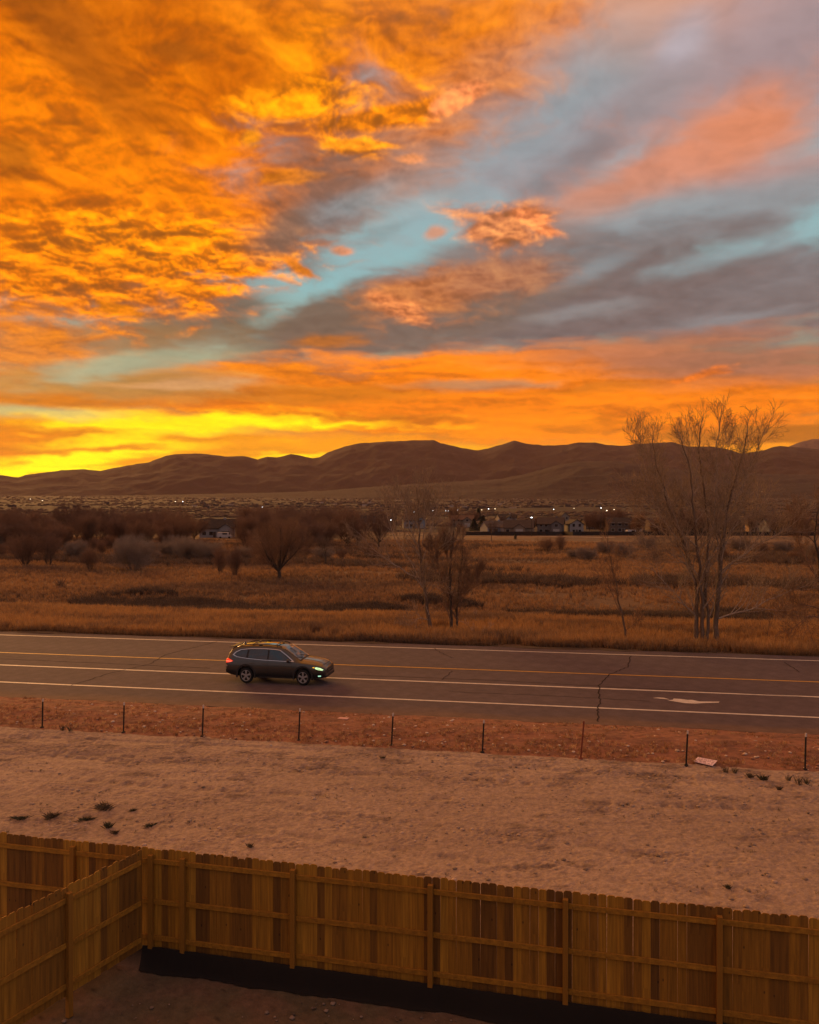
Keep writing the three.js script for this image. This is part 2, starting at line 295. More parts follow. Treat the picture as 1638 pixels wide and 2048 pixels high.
// the yard in front of the fence: dark soil, coloured near-black on the low bank under the fence
structure('yard_ground', sheet(230, 150, (u, v) => {
  const x = lerp(-9.5, 9.5, u), z = lerp(fenceZ(x) - 0.06, 2.5, Math.pow(v, 1.35)), d = z - fenceZ(x);
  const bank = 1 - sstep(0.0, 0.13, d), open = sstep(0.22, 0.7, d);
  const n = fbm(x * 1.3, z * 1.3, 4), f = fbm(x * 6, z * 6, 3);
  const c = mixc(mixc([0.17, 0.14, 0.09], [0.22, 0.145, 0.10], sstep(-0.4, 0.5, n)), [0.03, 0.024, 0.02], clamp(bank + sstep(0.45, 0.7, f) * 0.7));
  return [x, lerp(-0.85, -0.50, bank) + open * (0.03 * n + 0.028 * f), z, c];
}, 1.5), soil(0.02));

// graded sand between the wooden fence and the stakes
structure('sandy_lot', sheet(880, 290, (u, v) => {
  const x = lerp(-20, 22, u), za = fenceZ(x) + 0.02, rEdge = 26.7 + 0.25 * noise(x * 0.5, 9), z1 = -(rEdge - SP * x) / CP, z = lerp(za, z1, Math.pow(v, 0.9));
  const r = roadR(x, z), k = sstep(0, 0.05, v) * (1 - sstep(0.97, 1, v)), a = fbm(x * 0.35, z * 0.8, 3);
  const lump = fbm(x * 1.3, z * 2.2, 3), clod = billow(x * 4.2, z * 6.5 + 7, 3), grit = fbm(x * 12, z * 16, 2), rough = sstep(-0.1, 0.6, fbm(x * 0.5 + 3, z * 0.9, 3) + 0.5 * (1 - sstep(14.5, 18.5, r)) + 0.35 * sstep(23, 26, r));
  const s0 = roadS(x, z), rut = (c, w) => Math.exp(-(((r - c) / w) ** 2)) * (0.55 + 0.45 * Math.sign(noise(s0 * 2.6, c))) * sstep(-0.35, 0.1, noise(s0 * 0.12, c * 3)), lane = 0.9 * noise(s0 * 0.05, 5) + 0.02 * s0;
  const ruts = rut(24.6 + lane, 0.16) + rut(22.9 + lane, 0.16) + rut(25.6 - lane * 0.5, 0.13) + rut(24.0 - lane * 0.5, 0.13) + 0.7 * rut(20.4 - lane * 1.4, 0.15) + 0.7 * rut(18.9 - lane * 1.4, 0.15), tracks = 0.035 * ruts + 0.03 * sstep(0.2, 0.6, noise(s0 * 0.09, r * 1.6)) * sstep(20, 25, r);
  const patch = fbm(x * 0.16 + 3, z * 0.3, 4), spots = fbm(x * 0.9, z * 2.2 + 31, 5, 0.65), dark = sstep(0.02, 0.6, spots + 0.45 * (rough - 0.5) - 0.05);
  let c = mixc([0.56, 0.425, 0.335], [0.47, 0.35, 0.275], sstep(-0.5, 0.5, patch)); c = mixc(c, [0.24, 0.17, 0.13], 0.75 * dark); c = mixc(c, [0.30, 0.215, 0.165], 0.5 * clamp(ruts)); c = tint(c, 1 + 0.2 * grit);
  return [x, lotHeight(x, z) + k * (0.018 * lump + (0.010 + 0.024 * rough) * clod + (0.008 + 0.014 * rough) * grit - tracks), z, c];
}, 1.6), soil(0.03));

// red dirt verge below the road
structure('red_dirt_verge', sheet(560, 70, (u, v) => {
  const s = lerp(-26, 26, u), r = lerp(26.5, 31.2, v), [x, z] = fromRoad(s, r), n = fbm(x * 0.8, z * 1.6, 4), f = billow(x * 2.2, z * 3.5, 3);
  const c = mixc(mixc([0.43, 0.195, 0.115], [0.29, 0.135, 0.085], sstep(-0.3, 0.5, n)), [0.17, 0.09, 0.05], 0.7 * sstep(0.35, 0.8, fbm(x * 1.7 + 8, z * 3, 3)));
  return [x, lerp(-0.055, -0.012, sstep(0, 0.85, v)) + (0.09 * Math.exp(-(((r - 28.9) / 1.1) ** 2)) + 0.03 * n + 0.03 * f) * (1 - sstep(0.86, 0.97, v)) * sstep(0, 0.06, v), z, c];
}, 1.6), soil(0.03));

// the road
const roadMat = new THREE.MeshPhysicalMaterial({ vertexColors: true, roughness: 0.95, specularIntensity: 0.35, map: asphaltTex, bumpMap: asphaltTex, bumpScale: 0.004 });
const road = structure('road', sheet(520, 50, (u, v) => {
  const s = lerp(-140, 140, u), edge = v === 0 ? 0.22 * noise(s * 0.5, 4) : v === 1 ? 0.2 * noise(s * 0.5, 8) : 0, r = lerp(30.75, 46.9, v) + edge, [x, z] = fromRoad(s, r);
  const n = fbm(s * 0.05, r * 0.9, 3), wheel = Math.exp(-(((r - 34.3) / 0.35) ** 2)) + Math.exp(-(((r - 35.9) / 0.35) ** 2)) + Math.exp(-(((r - 41.8) / 0.4) ** 2)) + Math.exp(-(((r - 43.5) / 0.4) ** 2));
  let c = tint([0.146, 0.116, 0.142], 1 + 0.10 * n + 0.10 * wheel * (0.6 + 0.4 * fbm(s * 0.2, r, 2)));
  c = mixc(c, [0.24, 0.155, 0.115], 0.75 * (1 - sstep(30.9, 32.2, r + 0.5 * noise(s * 0.3, r * 2))));       // red dust washed over the near shoulder
  return [x, 0.0, z, c];
}, 2.2), roadMat);
const strip = (s0, s1, r0, r1, y, n = 60, wob = 0) => sheet(n, 1, (u, v) => { const s = lerp(s0, s1, u), [x, z] = fromRoad(s, lerp(r0, r1, v) + wob * noise(s * 3, v * 9)); return [x, y, z]; }, 1);
const whitePaint = new THREE.MeshStandardMaterial({ color: rgb(0.86, 0.84, 0.82), roughness: 0.7, map: asphaltTex });
const yellowPaint = new THREE.MeshStandardMaterial({ color: rgb(0.72, 0.42, 0.05), roughness: 0.7, map: asphaltTex });
for (const [r, w, m, n] of [[33.30, 0.17, whitePaint, 'white_edge_line'], [36.90, 0.19, whitePaint, 'white_lane_line'], [40.08, 0.16, yellowPaint, 'yellow_center_line'], [45.62, 0.17, whitePaint, 'white_edge_line']]) part(n, strip(-140, 140, r - w / 2, r + w / 2, 0.005, 500, 0.012), m, road);
{ // the turn arrow and the dark sealed cracks
  const flat = (pts, y) => { const g = new THREE.ShapeGeometry(new THREE.Shape(pts.map(([a, b]) => new THREE.Vector2(a, -b)))); g.rotateX(-Math.PI / 2); g.translate(0, y, 0); return g; };
  const P = (...q) => flat(q.map(([a, b]) => spot(a, b)), 0.0055);
  part('turn_arrow', mergeGeometries([P([1306, 1396.6], [1316, 1395.6], [1328, 1396], [1340, 1399.6], [1331, 1398.8]), P([1335, 1401], [1346, 1400.2], [1348, 1397.8], [1361, 1398.4], [1376, 1400.4], [1386, 1400.6], [1400, 1403.6], [1440, 1404], [1438, 1406], [1404, 1407], [1392, 1408], [1371, 1407], [1350, 1403.6])]), whitePaint, road);
  const sealant = new THREE.MeshPhysicalMaterial({ color: rgb(0.03, 0.024, 0.026), roughness: 1, specularIntensity: 0.1 });
  srand(5);
  const crack = (pts, w) => {
    const q = []; const P2 = pts.map(([a, b]) => spot(a, b));
    for (let i = 0; i < P2.length - 1; i++) for (let k = 0; k < 9; k++) { const t = k / 9; q.push([lerp(P2[i][0], P2[i + 1][0], t) + rr(-0.05, 0.05), lerp(P2[i][1], P2[i + 1][1], t) + rr(-0.05, 0.05)]); }
    q.push(P2[P2.length - 1]);
    part('sealed_crack', sheet(q.length - 1, 1, (u, v) => { const i = Math.round(u * (q.length - 1)), a = q[Math.max(0, i - 1)], b = q[Math.min(q.length - 1, i + 1)], l = Math.hypot(b[0] - a[0], b[1] - a[1]) || 1, o = (v - 0.5) * w * (0.7 + 0.6 * Math.abs(noise(i * 0.7, 2))); return [q[i][0] - (b[1] - a[1]) / l * o, 0.009, q[i][1] + (b[0] - a[0]) / l * o]; }, 1), sealant, road);
  };
  crack([[1262, 1312], [1255, 1335], [1218, 1350], [1198, 1372], [1200, 1400], [1196, 1425], [1197, 1444]], 0.06);
  crack([[866, 1296], [882, 1306], [905, 1316]], 0.045); crack([[905, 1342], [884, 1360]], 0.045);
  crack([[440, 1282], [330, 1310], [300, 1328], [215, 1348], [140, 1372]], 0.045);
  crack([[0, 1318], [210, 1327], [420, 1337]], 0.05); crack([[700, 1350], [1000, 1362], [1300, 1378], [1638, 1396]], 0.045); crack([[1570, 1325], [1600, 1345]], 0.06);
  crack([[900, 1384], [1100, 1392], [1300, 1403]], 0.035);
}

// the grass field, then the valley floor, then the mountains
structure('field_ground', sheet(300, 300, (u, v) => {
  const r = 46.6 + 420 * Math.pow(v, 2.2), s = lerp(-1, 1, u) * (60 + r * 0.9), [x, z] = fromRoad(s, r);
  const band = fbm(x * 0.018, z * 0.05 + 5, 4), n = fbm(x * 0.15, z * 0.3, 4), gully = Math.exp(-(((r - 70 - 4 * noise(x * 0.03, 3)) / 6) ** 2));
  let c = mixc([0.27, 0.155, 0.07], [0.14, 0.085, 0.05], sstep(-0.35, 0.35, band + 0.6 * n)); c = mixc(c, [0.075, 0.055, 0.04], 0.8 * gully);
  c = mixc(c, [0.07, 0.055, 0.045], 0.7 * sstep(0.15, 0.6, fbm(x * 0.012 + 31, z * 0.06, 3))); c = mixc([0.09, 0.06, 0.04], c, sstep(47, 48.2, r));
  return [x, fieldHeight(x, z) - 0.012 - 0.09 * (1 - sstep(0, 0.01, v)), z, tint(c, 1 + 0.2 * n)];
}, 5), soil(0.05));
structure('valley_floor', sheet(360, 150, (u, v) => {
  const d = 330 * Math.pow(24, v), a = R(lerp(-62, 62, u)), x = Math.sin(a) * d, z = -Math.cos(a) * d;
  const p = fbm(x * 0.0016, z * 0.0016, 5), q = fbm(x * 0.006, z * 0.006 + 9, 4), f = noise(x * 0.02, z * 0.02);
  let c = mixc([0.040, 0.023, 0.019], [0.018, 0.011, 0.011], sstep(-0.3, 0.3, p + 0.3 * q)); c = mixc(c, [0.08, 0.048, 0.038], 0.7 * sstep(0.35, 0.5, q + 0.2 * f));
  return [x, valleyHeight(x, z) - 0.6 * (1 - sstep(0, 0.06, v)), z, c];
}, 40), soil(0.4));
const interp = (t, x) => { let i = 1; while (i < t.length - 1 && x > t[i][0]) i++; const [a, b] = [t[i - 1], t[i]]; return lerp(a[1], b[1], clamp((x - a[0]) / (b[0] - a[0]), -0.2, 1.2)); };
const RIDGE = [[-900, 940], [-500, 925], [-200, 945], [0, 950], [38, 955], [50, 950], [80, 946], [120, 941], [165, 938], [200, 942], [218, 938], [250, 932], [300, 924], [330, 912], [352, 908], [400, 907], [430, 910], [450, 913], [490, 912], [515, 919], [535, 913], [555, 915], [582, 908], [602, 911], [625, 917], [640, 914], [655, 905], [672, 899], [690, 893], [715, 887], [760, 884], [820, 881], [868, 880], [880, 886], [920, 895], [955, 901], [975, 897], [1000, 890], [1030, 881], [1055, 888], [1090, 891], [1130, 890], [1155, 885], [1190, 885], [1215, 890], [1245, 892], [1270, 888], [1310, 886], [1345, 884], [1375, 893], [1420, 893], [1445, 896], [1470, 903], [1482, 907], [1500, 905], [1530, 900], [1545, 894], [1562, 892], [1600, 895], [1638, 899], [1900, 915], [2300, 900], [2900, 930]];
const FOOTHILL = [[-900, 992], [0, 994], [300, 990], [560, 985], [640, 982], [740, 974], [830, 968], [930, 962], [1000, 958], [1060, 946], [1110, 931], [1160, 923], [1220, 922], [1280, 929], [1350, 938], [1450, 946], [1638, 950], [2000, 940], [2900, 960]];
const BACK = [[1300, 960], [1480, 915], [1575, 894], [1600, 884], [1622, 879], [1660, 876], [1750, 880], [1900, 905], [2300, 960]];
const rockMat = soil(8);
const ridged = (x, y, o) => { let t = 0, a = 1, w = 0; for (let i = 0; i < o; i++) { t += a * (1 - 2 * Math.abs(noise(x, y))); w += a; a *= 0.55; x = x * 2.1 + 7.7; y = y * 2.1 - 3.1; } return t / w; };
function range(name, table, near, far, crest, grain, colours, jag) {
  const N = 800, M = 110, cols = [];
  for (let i = 0; i <= N; i++) {
    const px = lerp(table[0][0], table[table.length - 1][0], i / N), a = Math.atan((px - 819) / FOCAL);
    const top = (HORIZON - interp(table, px) + jag * fbm(px * 0.06, 3, 4)) / FOCAL * Math.cos(a), list = []; let most = -1;
    for (let j = 0; j <= M; j++) {
      const d = lerp(near, far, j / M), x = Math.sin(a) * d, z = -Math.cos(a) * d, t = (d - near) / (crest - near);
      const shape = t < 1 ? Math.pow(clamp(t), 0.9) * 0.97 + 0.03 * sstep(0.5, 1, t) : 1 - 0.75 * (t - 1), k = 1 / grain, rug = ridged(x * k, z * k, 5), base = valleyHeight(x, z) - 25;
      const h = base + top * crest * (shape + 0.12 * rug * sstep(0, 0.25, t) * (t < 1 ? 1 - 0.6 * sstep(0.75, 1, t) : 0.4));
      most = Math.max(most, (h - EYE) / d); list.push([x, h, z, rug]);
    }
    const f = top / most; for (const p of list) if (p[1] > 0) p[1] = (p[1] - EYE) * f + EYE;
    cols.push(list);
  }
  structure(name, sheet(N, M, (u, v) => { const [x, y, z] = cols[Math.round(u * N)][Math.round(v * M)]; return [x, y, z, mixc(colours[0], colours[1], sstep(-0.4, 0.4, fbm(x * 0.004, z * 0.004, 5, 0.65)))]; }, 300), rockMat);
}
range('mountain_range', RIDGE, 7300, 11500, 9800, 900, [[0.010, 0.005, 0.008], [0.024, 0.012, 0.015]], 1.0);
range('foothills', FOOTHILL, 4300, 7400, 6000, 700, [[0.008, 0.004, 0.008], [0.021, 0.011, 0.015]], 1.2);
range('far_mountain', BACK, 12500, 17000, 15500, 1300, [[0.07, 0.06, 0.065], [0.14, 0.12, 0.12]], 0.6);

// evening haze in the valley air
scene.fog = new THREE.FogExp2(new THREE.Color().setRGB(0.95, 0.62, 0.55), 2.0e-5);

// ------------------------------------------------------------------ wooden privacy fence: pickets, rails and posts, each a piece of its own
const woodTones = [[0.50, 0.245, 0.020], [0.42, 0.200, 0.018], [0.57, 0.29, 0.026], [0.28, 0.128, 0.015], [0.47, 0.226, 0.018], [0.37, 0.174, 0.017], [0.22, 0.100, 0.014], [0.60, 0.31, 0.030]];
const woodMats = woodTones.map((c, i) => { const t = woodTex.clone(); t.repeat.set(1, 0.5); t.offset.set(0.137 * i, 0.29 * i); t.needsUpdate = true; return new THREE.MeshStandardMaterial({ color: rgb(...c), roughness: 0.85, map: t, bumpMap: t, bumpScale: 0.0015 }); });
const railMat = woodMats[2], postMat = woodMats[1];
const PICKET = 0.142, picketGeos = [0, 1, 2, 3].map((k) => {
  srand(900 + k); const w = PICKET - 0.0006 - (k === 3 ? 0.003 : 0), h = 1.888 + rr(-0.012, 0.012), e = 0.028;
  const s = new THREE.Shape([[-w / 2, 0], [w / 2, 0], [w / 2, h - e], [w / 2 - e, h], [-w / 2 + e, h], [-w / 2, h - e]].map(([a, b]) => new THREE.Vector2(a, b)));
  const g = new THREE.ExtrudeGeometry(s, { depth: 0.016, bevelEnabled: false }); g.translate(0, 0.012, 0); const uv = g.attributes.uv; for (let i = 0; i < uv.count; i++) uv.setXY(i, uv.getX(i) + 0.31 * k, uv.getY(i) + 0.43 * k); return g;
});
const postGeo = new RoundedBoxGeometry(0.092, 2.15, 0.092, 1, 0.006); postGeo.translate(0, 1.075 - 0.35, 0);
function fence(name, label, [ox, oz], dir, s0, s1, posts, side, group, seedN) {
  const f = thing(name, label, 'fence', [ox, -0.5, oz], -Math.atan2(dir.y, dir.x), group); srand(seedN);
  let tone = 0, run = 0, s = s0;
  while (s < s1) {
    if (run-- <= 0) { tone = Math.floor(rnd() * 8); run = Math.floor(rnd() * 3.4); }
    const p = part('picket', picketGeos[Math.min(3, Math.floor(rnd() * 3.15))], woodMats[rnd() < 0.8 ? tone : Math.floor(rnd() * 8)], f);
    p.position.set(s, rr(-0.012, 0.008), side > 0 ? -0.018 + rr(-0.002, 0) : 0.002 + rr(0, 0.002)); p.rotation.z = rr(-0.003, 0.003); s += PICKET + (rnd() < 0.05 ? 0.004 : 0.0008);
  }
  const ends = [...posts]; if (posts[0] > s0 + 0.3) ends.unshift(s0); if (posts[posts.length - 1] < s1 - 0.3) ends.push(s1 - 0.05);
  for (let i = 0; i < ends.length - 1; i++) for (const y of [0.20, 0.90, 1.67]) {
    const a = ends[i] + (posts.includes(ends[i]) ? 0.048 : 0), b = ends[i + 1] - (posts.includes(ends[i + 1]) ? 0.048 : 0);
    const g = new RoundedBoxGeometry(b - a, 0.09, 0.038, 1, 0.004), r = part('rail', g, rnd() < 0.6 ? woodMats[0] : woodMats[4], f); r.position.set((a + b) / 2, y + rr(-0.012, 0.012), side * 0.021); r.rotation.z = rr(-0.004, 0.004);
  }
  for (const s of posts) { const p = part('post', postGeo, postMat, f); p.position.set(s, rr(-0.02, 0.01), side * 0.048); }
  return f;
}
const alongFence = (px) => { const k = (px - 819) / FOCAL, x = k * 14.567 / (1 + 0.2328 * k); return (x - FENCE_A.x) / FENCE_DIR.x; };
fence('wooden_fence', 'long new cedar picket fence running across the back of the yard', [FENCE_A.x, FENCE_A.y], FENCE_DIR, -4.6, 14.4, [-300, 147, 303, 367, 587, 862, 1132, 1440, 1790].map(alongFence), 1, undefined, 31);
fence('wooden_fence', 'cedar picket fence running toward the viewer at the left side of the yard', [FENCE_A.x - 0.03, FENCE_A.y + 0.06], SIDE_DIR, 0.09, 9.0, [1.75, 4.15, 6.6], -1, undefined, 57);

// black stripe at the foot of the fence, down the little bank
{
  const stripeMat = new THREE.MeshStandardMaterial({ color: rgb(0.010, 0.008, 0.008), roughness: 1 });
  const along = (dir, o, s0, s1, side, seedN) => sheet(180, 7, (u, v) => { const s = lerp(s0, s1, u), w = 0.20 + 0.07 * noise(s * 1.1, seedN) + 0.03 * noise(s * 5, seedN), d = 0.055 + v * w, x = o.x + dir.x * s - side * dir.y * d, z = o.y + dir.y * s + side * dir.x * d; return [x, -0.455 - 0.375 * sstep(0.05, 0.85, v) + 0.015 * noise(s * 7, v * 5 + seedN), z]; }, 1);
  solo('black_stripe', along(FENCE_DIR, FENCE_A, -0.02, 13.5, 1, 3), stripeMat, 'black stripe along the foot of the long fence', 'stripe');
}

// steel stakes along the edge of the sand
{
  const stakeMat = new THREE.MeshStandardMaterial({ color: rgb(0.02, 0.017, 0.016), roughness: 0.75, metalness: 0.3 }), rustMat = new THREE.MeshStandardMaterial({ color: rgb(0.20, 0.045, 0.022), roughness: 0.85 });
  const tipMat = new THREE.MeshStandardMaterial({ color: rgb(0.6, 0.52, 0.46), roughness: 0.7 });
  const tee = new THREE.Shape([[-0.025, 0], [0.025, 0], [0.025, 0.01], [0.006, 0.01], [0.006, 0.045], [-0.006, 0.045], [-0.006, 0.01], [-0.025, 0.01]].map(([a, b]) => new THREE.Vector2(a, b)));
  const shaft = new THREE.ExtrudeGeometry(tee, { depth: 1.2, bevelEnabled: false }); shaft.rotateX(-Math.PI / 2); shaft.translate(0, -0.3, 0);
  const tip = new THREE.ExtrudeGeometry(tee, { depth: 0.10, bevelEnabled: false }); tip.rotateX(-Math.PI / 2); tip.scale(1.08, 1, 1.08); tip.translate(0, 0.902, 0.001);
  const nub = mergeGeometries([...Array(11).keys()].map((k) => box(0.014, 0.012, 0.014, 0, 0.08 + k * 0.075, 0.006)));
  const plate = new THREE.CylinderGeometry(0.06, 0.08, 0.05, 7); plate.translate(0, 0.02, 0);
  const which = ['leftmost', 'second', 'third', 'fourth', 'fifth', 'sixth', 'seventh', 'eighth', 'ninth'];
  srand(8);
  [[83, 1456, 55], [246, 1466, 58], [404, 1474, 60], [597, 1482, 61], [783, 1492, 62], [965, 1506, 62], [1162, 1519, 72], [1373, 1533, 68], [1612, 1541, 70]].forEach(([px, py, h], i) => {
    const [x, z] = spot(px, py, -0.05), red = i === 6;
    const t = thing('steel_stake', red ? 'rusty red steel stake, leaning, seventh from the left' : i === 0 ? 'black steel stake at the edge of the sand, leftmost of the row' : i === 8 ? 'black steel stake at the edge of the sand, rightmost of the row' : `black steel stake at the edge of the sand, ${which[i]} from the left`, 'stake', [x, -0.05, z], rr(-0.3, 0.3), 'steel stakes between the sand and the red dirt');
    const k = h / FOCAL * -z / 0.95;
    const a = part('shaft', shaft, red ? rustMat : stakeMat, t); a.scale.y = k; const b = part('tip', tip, red ? rustMat : tipMat, t); b.scale.y = k; const n = part('studs', nub, red ? rustMat : stakeMat, t); n.scale.y = k; part('foot', plate, red ? rustMat : stakeMat, t);
    t.rotation.z = red ? -0.085 : rr(-0.05, -0.015);
  });
}

// ------------------------------------------------------------------ the car
{
  const car = thing('car', 'dark grey estate car with roof rails driving along the road', 'car', [0, 0, 0], 0);
  const S = [ // x | heights: bottom, middle, shoulder, roof edge, roof | half widths: bottom, middle, shoulder, roof edge
    [-2.43, 0.50, 0.66, 0.90, 0.96, 0.98, 0.56, 0.68, 0.64, 0.46], [-2.37, 0.40, 0.64, 0.97, 1.08, 1.10, 0.76, 0.84, 0.78, 0.60], [-2.26, 0.34, 0.63, 1.00, 1.27, 1.30, 0.82, 0.89, 0.83, 0.64], [-2.08, 0.31, 0.62, 1.01, 1.45, 1.49, 0.85, 0.91, 0.85, 0.64],
    [-1.82, 0.28, 0.62, 1.01, 1.53, 1.57, 0.86, 0.92, 0.86, 0.63], [-1.2, 0.26, 0.62, 1.0, 1.575, 1.62, 0.87, 0.925, 0.875, 0.64], [-0.4, 0.26, 0.62, 0.985, 1.585, 1.63, 0.87, 0.925, 0.88, 0.645], [0.2, 0.26, 0.62, 0.975, 1.545, 1.59, 0.87, 0.925, 0.885, 0.64],
    [0.45, 0.26, 0.62, 0.97, 1.46, 1.51, 0.87, 0.925, 0.885, 0.645], [0.85, 0.26, 0.62, 0.965, 1.24, 1.28, 0.87, 0.925, 0.885, 0.67], [1.14, 0.26, 0.62, 0.96, 1.06, 1.10, 0.87, 0.925, 0.885, 0.70], [1.26, 0.26, 0.62, 0.95, 1.005, 1.055, 0.87, 0.925, 0.885, 0.70],
    [1.6, 0.27, 0.62, 0.925, 0.97, 1.02, 0.87, 0.925, 0.88, 0.68], [2.0, 0.28, 0.61, 0.865, 0.915, 0.955, 0.85, 0.90, 0.84, 0.63], [2.25, 0.30, 0.58, 0.80, 0.845, 0.875, 0.78, 0.84, 0.76, 0.56], [2.38, 0.33, 0.55, 0.72, 0.76, 0.78, 0.66, 0.73, 0.67, 0.48], [2.43, 0.40, 0.54, 0.65, 0.68, 0.69, 0.52, 0.60, 0.55, 0.40]];
  const cr = (a, b, c, d, t) => 0.5 * (2 * b + (c - a) * t + (2 * a - 5 * b + 4 * c - d) * t * t + (3 * b - a - 3 * c + d) * t * t * t);
  function section(x) {
    let i = 0; while (i < S.length - 2 && x > S[i + 1][0]) i++;
    const p = [S[Math.max(0, i - 1)], S[i], S[i + 1], S[Math.min(S.length - 1, i + 2)]], t = clamp((x - S[i][0]) / (S[i + 1][0] - S[i][0]));
    const v = S[0].map((_, k) => lerp(lerp(p[1][k], p[2][k], t), cr(p[0][k], p[1][k], p[2][k], p[3][k], t), 0.6)), [, yb, ym, ys, yt, yc, wl, wm, ws, wt] = v;
    return [[0, yb], [wl * 0.8, yb], [wl * 0.97, yb + 0.05], [wl + (wm - wl) * 0.7, lerp(yb, ym, 0.6)], [wm, ym], [lerp(wm, ws, 0.25), lerp(ym, ys, 0.45)], [lerp(wm, ws, 0.62), lerp(ym, ys, 0.86)], [ws, ys], [lerp(ws, wt, 0.36), lerp(ys, yt, 0.4)], [lerp(ws, wt, 0.74), lerp(ys, yt, 0.8)], [wt - 0.005, lerp(ys, yt, 0.96)], [wt * 0.93, yt + (yc - yt) * 0.35], [wt * 0.6, yt + (yc - yt) * 0.8], [0, yc]];
  }
  const sideZ = (x, y) => { const p = section(x); for (let k = 2; k < p.length - 3; k++) if (y <= p[k + 1][1]) return lerp(p[k][0], p[k + 1][0], clamp((y - p[k][1]) / (p[k + 1][1] - p[k][1] || 1))); return p[10][0]; };
  const topY = (x, z) => { const p = section(x); z = Math.abs(z); for (let k = p.length - 1; k > 6; k--) if (z <= p[k - 1][0]) return lerp(p[k][1], p[k - 1][1], clamp((z - p[k][0]) / (p[k - 1][0] - p[k][0] || 1))); return p[7][1]; };
  const xs = []; for (let x = -2.43; x < 2.431; x += 0.054) xs.push(Math.min(x, 2.43));
  const pos = [], idx = []; const n = section(0).length, ring = 2 * n - 2;
  for (const x of xs) { const p = section(x); for (const [z, y] of p) pos.push(x, y, z); for (let k = n - 2; k > 0; k--) pos.push(x, p[k][1], -p[k][0]); }
  for (let i = 0; i < xs.length - 1; i++) for (let k = 0; k < ring; k++) { const a = i * ring + k, b = i * ring + (k + 1) % ring, c = a + ring, d = b + ring; idx.push(a, b, c, b, d, c); }
  for (const [e, flip] of [[0, true], [xs.length - 1, false]]) for (let k = 1; k < ring - 1; k++) { const a = e * ring, b = e * ring + k, c = e * ring + k + 1; flip ? idx.push(a, c, b) : idx.push(a, b, c); }
  let g = new THREE.BufferGeometry(); g.setAttribute('position', new THREE.Float32BufferAttribute(pos, 3)); g.setAttribute('uv', new THREE.Float32BufferAttribute(pos.length / 3 * 2, 2)); g.setIndex(idx); g.computeVertexNormals();
  { const p = g.attributes.position, q = g.index.array; let vol = 0; const A = new THREE.Vector3(), B = new THREE.Vector3(), C = new THREE.Vector3(); for (let i = 0; i < q.length; i += 3) { A.fromBufferAttribute(p, q[i]); B.fromBufferAttribute(p, q[i + 1]); C.fromBufferAttribute(p, q[i + 2]); vol += A.dot(B.cross(C)); } if (vol < 0) { for (let i = 0; i < q.length; i += 3) [q[i], q[i + 1]] = [q[i + 1], q[i]]; g.computeVertexNormals(); } }
  const paint = new THREE.MeshPhysicalMaterial({ color: rgb(0.040, 0.039, 0.034), roughness: 0.32, metalness: 0.35, clearcoat: 1, clearcoatRoughness: 0.06 });
  const black = new THREE.MeshStandardMaterial({ color: rgb(0.014, 0.013, 0.013), roughness: 0.6 }), gloss = new THREE.MeshPhysicalMaterial({ color: rgb(0.012, 0.013, 0.015), roughness: 0.06, clearcoat: 1 });
  const chrome = new THREE.MeshStandardMaterial({ color: rgb(0.55, 0.55, 0.56), roughness: 0.25, metalness: 1 }), alloy = new THREE.MeshStandardMaterial({ color: rgb(0.42, 0.41, 0.40), roughness: 0.4, metalness: 0.7 }), rubber = new THREE.MeshStandardMaterial({ color: rgb(0.012, 0.012, 0.012), roughness: 0.9 });
  const WX = [-1.36, 1.385], WR = 0.345, WY = 0.345;
  let body = new Brush(g, paint); body.updateMatrixWorld();
  const ev = new Evaluator(); ev.useGroups = false; ev.attributes = ['position', 'normal', 'uv'];
  for (const wx of WX) for (const s of [-1, 1]) { const c = new THREE.CylinderGeometry(0.415, 0.415, 0.5, 28); c.rotateX(Math.PI / 2); const b = new Brush(c, paint); b.position.set(wx, WY + 0.02, s * 0.90); b.updateMatrixWorld(); body = ev.evaluate(body, b, SUBTRACTION); }
  const hull = part('body', body.geometry, paint, car);
  // panels that follow the flank: an outline in (x, y), laid off the surface
  function panel(name, outline, off, mat, s, parent = car) {
    const sh = new THREE.ShapeGeometry(new THREE.Shape(outline.map(([a, b]) => new THREE.Vector2(a, b))));
    const src = sh.index ? sh.toNonIndexed() : sh, p = src.attributes.position, out = [];
    const cut = (A, B, C, k) => { if (!k) { out.push(A, B, C); return; } const m = (P, Q) => [(P[0] + Q[0]) / 2, (P[1] + Q[1]) / 2], ab = m(A, B), bc = m(B, C), ca = m(C, A); cut(A, ab, ca, k - 1); cut(ab, B, bc, k - 1); cut(ca, bc, C, k - 1); cut(ab, bc, ca, k - 1); };
    for (let i = 0; i < p.count; i += 3) cut([p.getX(i), p.getY(i)], [p.getX(i + 1), p.getY(i + 1)], [p.getX(i + 2), p.getY(i + 2)], 3);
    const v = []; for (let i = 0; i < out.length; i += 3) for (const q of s > 0 ? [0, 1, 2] : [0, 2, 1]) { const [x, y] = out[i + q]; v.push(x, y, s * (sideZ(x, y) + off)); }
    const q = mergeVertices((() => { const h = new THREE.BufferGeometry(); h.setAttribute('position', new THREE.Float32BufferAttribute(v, 3)); return h; })(), 1e-4); q.computeVertexNormals();
    return part(name, q, mat, parent);
  }
